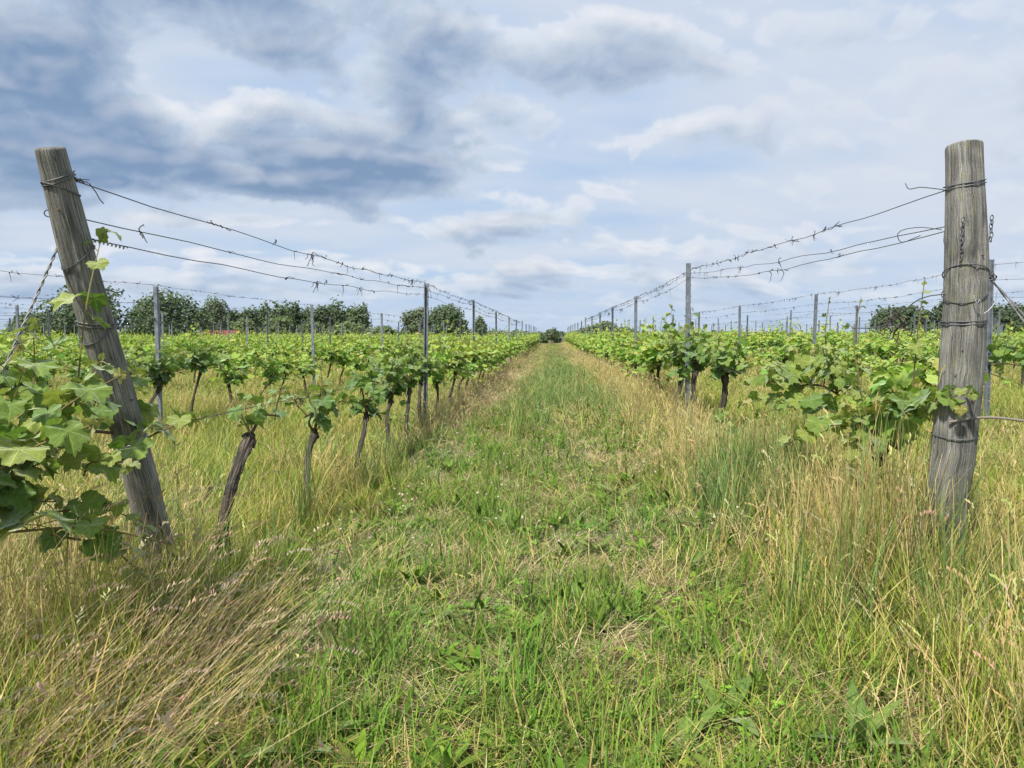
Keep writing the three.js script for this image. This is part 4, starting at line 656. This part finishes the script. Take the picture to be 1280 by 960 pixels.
// ---------------------------------------------------------------- trees beyond the vineyard
const treeBark = new THREE.MeshStandardMaterial({ map: bark, color: rgb(0.8, 0.78, 0.75), roughness: 0.95 });
function crownGeo(seed, lobes, count, size, color) {
  const r = rng(seed), P = [], N = [], C = [], I = []; let vol = 0; const cum = lobes.map(([, , , rx, ry, rz]) => (vol += (rx * ry * rz) ** 0.67));
  for (let i = 0; i < count; i++) {
    const pick = r() * vol, L = lobes[cum.findIndex((q) => q >= pick)], a = r() * 6.283, cz = r() * 2 - 1, sr = Math.sqrt(1 - cz * cz), nz = 1 + 0.5 * n3(Math.cos(a) * sr * 2.2 + seed, cz * 2.2, Math.sin(a) * sr * 2.2 + L[0]);
    if (nz < 0.8 && r() < 0.6) continue; const q = (0.45 + 0.55 * Math.pow(r(), 0.5)) * nz, dx = Math.cos(a) * sr, dy = cz, dz = Math.sin(a) * sr, x = L[0] + dx * L[3] * q, y = L[1] + dy * L[4] * q, z = L[2] + dz * L[5] * q;
    const s = size * (0.6 + 0.8 * r()), nrm = V(dx * 0.6 + (r() - 0.5) * 1.3, dy * 0.6 + 0.35 + (r() - 0.5) * 1.2, dz * 0.6 + (r() - 0.5) * 1.3).normalize(), u = V(r() - 0.5, r() - 0.5, r() - 0.5).cross(nrm).normalize(), v = nrm.clone().cross(u), at = P.length / 3, k = 0.75 + 0.5 * r(), base = at;
    const pts = [[-0.5, -0.1], [0.0, -0.5], [0.55, 0.05], [0.05, 0.55], [-0.35, 0.35]];
    for (const [pu, pv] of pts) { P.push(x + (u.x * pu + v.x * pv) * s, y + (u.y * pu + v.y * pv) * s, z + (u.z * pu + v.z * pv) * s); N.push(nrm.x, nrm.y, nrm.z); C.push(color[0] * k, color[1] * k, color[2] * k); }
    I.push(base, base + 1, base + 2, base, base + 2, base + 3, base, base + 3, base + 4);
  }
  const g = new THREE.BufferGeometry(); g.setAttribute('position', new THREE.Float32BufferAttribute(P, 3)); g.setAttribute('normal', new THREE.Float32BufferAttribute(N, 3)); g.setAttribute('color', new THREE.Float32BufferAttribute(C, 3)); g.setIndex(I); return g;
}
function tree(x, d, h, w, color, label, o = {}) {
  const r = rng(Math.round(x * 31 + d * 7) + 5000), g = group(o.name ?? 'tree', V(x, landH(x, -d) - 0.05, -d)); tag(g, label, o.category ?? 'tree', o.group);
  const cb = o.clear ?? 0.16, tp = curve([V(0, -0.2, 0), V((r() - 0.5) * 0.03 * h, h * 0.35, (r() - 0.5) * 0.03 * h), V((r() - 0.5) * 0.05 * h, h * 0.85, 0)], 8), parts = [tube(tp, tp.map((_, i) => h * 0.022 * (1.1 - i * 0.12)), 7)];
  for (let i = 0; i < 6; i++) { const b = tp[3 + i % 4], a = r() * 6.28, e = b.clone().add(V(Math.cos(a) * w * 0.3, h * (0.12 + 0.15 * r()), Math.sin(a) * w * 0.3)); parts.push(tube([b, b.clone().lerp(e, 0.5).add(V(0, h * 0.02, 0)), e], [h * 0.009, h * 0.006, h * 0.002], 5)); }
  mesh('trunk', mergeGeometries(parts), treeBark, g);
  const lobes = [], n = o.lobes ?? 9; lobes.push([0, h * (0.5 + cb * 0.5), 0, w * 0.36, h * (0.5 - cb * 0.5) * 0.92, w * 0.36]);
  for (let i = 0; i < n; i++) { const a = i * 2.4 + r(), t = (i + 0.5) / n, yy = lerp(cb + 0.14, 0.88, t), q = w * 0.33 * (o.poplar ? 0.6 : Math.sin(Math.min(1, 0.3 + t * 0.62) * Math.PI)) * (0.7 + 0.5 * r()), s = w * (0.17 + 0.1 * r()); lobes.push([Math.cos(a) * q, h * yy, Math.sin(a) * q, s, s * (o.poplar ? 1.6 : 0.85) * Math.min(1.4, h / w), s]); }
  mesh('crown', crownGeo(Math.round(x * 13 + d), lobes, Math.round((o.count ?? 2600) * 1.05), (o.leaf ?? 0.42) * 0.85, color), foliageMat, g);
}
const DARK = [0.075, 0.135, 0.04], MID = [0.10, 0.165, 0.05], PALE = [0.15, 0.22, 0.06], OLIVE = [0.12, 0.175, 0.07];
const X = (px, d) => (px - 690) / 889 * d * 1.001, T = (py, d) => 1.1 + (418 - py) / 889 * d;
// [bearing on the photograph measured once, distance, top] kept as world metres
const trees = [[-41.8, 62, 5.8, 7.6, DARK, 'dark broad tree rising behind the leaning wooden post'], [-38.2, 66, 4.4, 4.2, DARK, 'smaller dark tree between the two big garden trees'], [-34.2, 62, 5.1, 6.6, DARK, 'dark dense tree standing next to the red-roofed shed'], [-45.6, 60, 2.6, 3.4, PALE, 'pale green low bush in front of the brown-roofed house'], [-43.0, 63, 2.3, 3, MID, 'low green bush beside the brick shed'], [-48.5, 64, 3.2, 4.5, MID, 'green shrub at the outer edge of the garden'], [-45.8, 95, 6.0, 4.2, OLIVE, 'thin grey-green tree beside the red-roofed shed']];
for (const [x, d, h, w, c, l] of trees) tree(x, d, h, w, c, l, { count: w > 4 ? 5200 : 2600, leaf: w > 4 ? 0.26 : 0.2, clear: 0.08, lobes: 12 });
[[285, 388], [306, 384], [326, 381], [344, 380], [362, 379], [380, 381], [398, 383], [416, 380], [434, 381], [447, 386]].forEach(([px, py], i) => tree(X(px, 150 + (i % 3) * 6), 150 + (i % 3) * 6, T(py, 150) * (0.86 + 0.06 * (i * 7 % 5) / 2), 5.4 + (i * 5 % 4) * 0.5, i % 2 ? MID : DARK, 'tall tree in the dense grove on the skyline', { poplar: true, group: 'trees of the grove on the skyline', count: 3200, leaf: 0.55, clear: 0.06 }));
[[345, 394, 110, 5], [430, 401, 105, 6], [385, 402, 105, 5], [300, 398, 110, 5], [478, 407, 120, 4.5], [462, 410, 130, 5]].forEach(([px, py, d, w]) => tree(X(px, d), d, T(py, d), w, PALE, 'lighter green small tree in front of the skyline grove', { group: 'lighter trees before the grove', count: 2400, leaf: 0.4, clear: 0.05 }));
tree(X(522, 140), 140, T(385, 140), 6.6, OLIVE, 'round grey-green tree, paler of the two round trees', { count: 4200, leaf: 0.45, clear: 0.06 });
tree(X(559, 138), 138, T(382, 138), 8.4, DARK, 'big round dark tree standing alone past the grove', { count: 5600, leaf: 0.45, clear: 0.06, lobes: 12 });
tree(X(600, 120), 120, T(397, 120), 2.8, MID, 'narrow small tree between the round trees and the track', { count: 1600, leaf: 0.35, clear: 0.1 });
tree(X(690, 90), 90, T(410, 90), 1.7, OLIVE, 'small round tree at the far end of the grass track', { count: 1800, leaf: 0.2, clear: 0.22 });
tree(X(680, 92), 92, T(416.5, 92), 1.1, MID, 'low shrub touching the small round tree at the track end', { name: 'shrub', category: 'shrub', count: 900, leaf: 0.2, clear: 0.02 });
tree(X(697, 91), 91, T(421, 91), 1.0, DARK, 'low dark shrub under the pole at the track end', { name: 'shrub', category: 'shrub', count: 900, leaf: 0.2, clear: 0.02 });
[[755, 403, 150, 7], [738, 408, 155, 6], [778, 410, 155, 6]].forEach(([px, py, d, w]) => tree(X(px, d), d, T(py, d), w, OLIVE, 'rounded distant tree rising behind the upright post row', { group: 'trees behind the upright post row', count: 2600, leaf: 0.5, clear: 0.04 }));
[[1094, 385, 130, 6], [1118, 383, 132, 6], [1138, 389, 130, 4.5], [1160, 380, 130, 5], [1178, 377, 131, 6], [1208, 381, 132, 7], [1238, 383, 130, 6], [1262, 380, 131, 6], [1284, 384, 130, 6], [1310, 386, 132, 6]].forEach(([px, py, d, w]) => tree(X(px, d), d, T(py, d), w, DARK, 'dark distant tree in the clump behind the upright wooden post', { group: 'dark tree clump behind the upright post', count: 2800, leaf: 0.5, clear: 0.03 }));
{ // the low wooded skyline far off
  const lobes = []; const r = rng(61); for (let px = -250; px < 1500; px += 7) { const d = 330 + 40 * r(), h = T(414.5 - 3.5 * fbm(px * 0.013, 2, 3) - (px > 560 && px < 660 ? 3 : 0), d); lobes.push([X(px, d), h * 0.45, -d, 4.5, h * 0.55, 4]); }
  tag(mesh('distant_treeline', crownGeo(99, lobes, 16000, 1.3, OLIVE), foliageMat), 'low far-off line of woods along the horizon', 'woods', null, 'stuff');
}

// ---------------------------------------------------------------- buildings by the garden trees
const tileTex = (a, b) => tex(256, 256, (u, v) => { const k = 0.75 + 0.2 * tile(u, v, 12, 5) + 0.12 * tile(u, v, 50, 2); return [a[0] * k, a[1] * k, a[2] * k]; });
const roofRed = new THREE.MeshStandardMaterial({ map: tileTex([0.66, 0.36, 0.31]), roughness: 0.9 }), roofBrown = new THREE.MeshStandardMaterial({ map: tileTex([0.50, 0.43, 0.38]), roughness: 0.9 });
const brickMat = new THREE.MeshStandardMaterial({ map: tileTex([0.52, 0.37, 0.33]), roughness: 0.95 }), plaster = new THREE.MeshStandardMaterial({ map: tileTex([0.72, 0.68, 0.62]), roughness: 0.95 }), glassMat = new THREE.MeshStandardMaterial({ color: rgb(0.03, 0.035, 0.04), roughness: 0.15 }), trimMat = new THREE.MeshStandardMaterial({ color: rgb(0.6, 0.6, 0.58), roughness: 0.7 });
function house(name, x, d, w, dep, wallH, roofH, wall, roof, chimneys, label, windows) {
  const g = group(name, V(x, landH(x, -d) - 0.05, -d)); tag(g, label, 'building');
  const gable = (z) => { const s = new THREE.Shape(); s.moveTo(-dep / 2, 0); s.lineTo(dep / 2, 0); s.lineTo(dep / 2, wallH); s.lineTo(0, wallH + roofH); s.lineTo(-dep / 2, wallH); s.closePath(); return s; };
  const e = new THREE.ExtrudeGeometry(gable(), { depth: w, bevelEnabled: false }); e.rotateY(Math.PI / 2); e.translate(-w / 2, 0, 0); mesh('wall', e, wall, g);
  const sl = Math.hypot(dep / 2 + 0.35, roofH * (dep / 2 + 0.35) / (dep / 2)), an = Math.atan2(roofH, dep / 2), rf = [];
  for (const s of [-1, 1]) {
    const b = new THREE.BoxGeometry(w + 0.6, 0.1, sl); b.rotateX(s * an); b.translate(0, wallH + roofH - Math.sin(an) * sl / 2 + 0.06, s * Math.cos(an) * sl / 2); rf.push(b);
    for (let k = 0; k < sl / 0.34; k++) { const c = new THREE.BoxGeometry(w + 0.6, 0.05, 0.3), q = k * 0.34 + 0.2; c.rotateX(s * (an - 0.1)); c.translate(0, wallH + roofH - Math.sin(an) * q + 0.135, s * Math.cos(an) * q); rf.push(c); }
  }
  const R = mesh('roof', mergeGeometries(rf), roof, g);
  for (const [cx, ch] of chimneys) { const c = box(cx - 0.3, cx + 0.3, wallH + roofH - 0.4, wallH + roofH + ch, -0.3, 0.3), cap = box(cx - 0.36, cx + 0.36, wallH + roofH + ch, wallH + roofH + ch + 0.12, -0.36, 0.36); mesh('chimney', mergeGeometries([c, cap]), brickMat, R); }
  for (const [wx, wy, ww, wh] of windows) { const f = mesh('window', mergeGeometries([box(wx - ww / 2 - 0.06, wx + ww / 2 + 0.06, wy - 0.06, wy, dep / 2 - 0.02, dep / 2 + 0.06), box(wx - ww / 2 - 0.06, wx + ww / 2 + 0.06, wy + wh, wy + wh + 0.06, dep / 2 - 0.02, dep / 2 + 0.06), box(wx - ww / 2 - 0.06, wx - ww / 2, wy, wy + wh, dep / 2 - 0.02, dep / 2 + 0.05), box(wx + ww / 2, wx + ww / 2 + 0.06, wy, wy + wh, dep / 2 - 0.02, dep / 2 + 0.05)]), trimMat, g); mesh('pane', box(wx - ww / 2, wx + ww / 2, wy, wy + wh, dep / 2 - 0.01, dep / 2 + 0.02), glassMat, f); }
  return g;
}
house('brick_shed', X(57, 76), 76, 3.6, 3.4, 1.15, 0.35, brickMat, roofBrown, [], 'low brick shed with a flat brown roof beside the garden bushes', [[0.6, 0.45, 0.6, 0.5]]);
house('brown_roofed_house', X(47, 92), 92, 5.6, 6, 1.7, 1.7, plaster, roofBrown, [[-1.4, 0.4], [0.9, 0.35]], 'house with a brown pitched roof and chimneys behind the garden trees', [[-1, 0.6, 0.8, 0.8], [1.3, 0.6, 0.8, 0.8]]);
house('red_roofed_shed', X(270, 88), 88, 4.2, 4, 0.9, 0.72, plaster, roofRed, [], 'low building with a red tiled roof in front of the grove', [[0.8, 0.3, 0.7, 0.5]]);
{ // dark box on a pole at the end of the track
  const d = 80, x = X(703, d), g = group('pole_box', V(x, landH(x, -d), -d)); tag(g, 'small dark box on a thin pole at the far end of the track', 'box on pole');
  mesh('pole', tube([V(0, -0.1, 0), V(0, 1.1, 0)], 0.05, 6), steelMat, g); mesh('box', box(-0.11, 0.11, 1.1, 1.36, -0.1, 0.1), tendrilMat, g); mesh('lid', box(-0.13, 0.13, 1.36, 1.39, -0.13, 0.13), tendrilMat, g);
}

renderer.render(scene, camera);
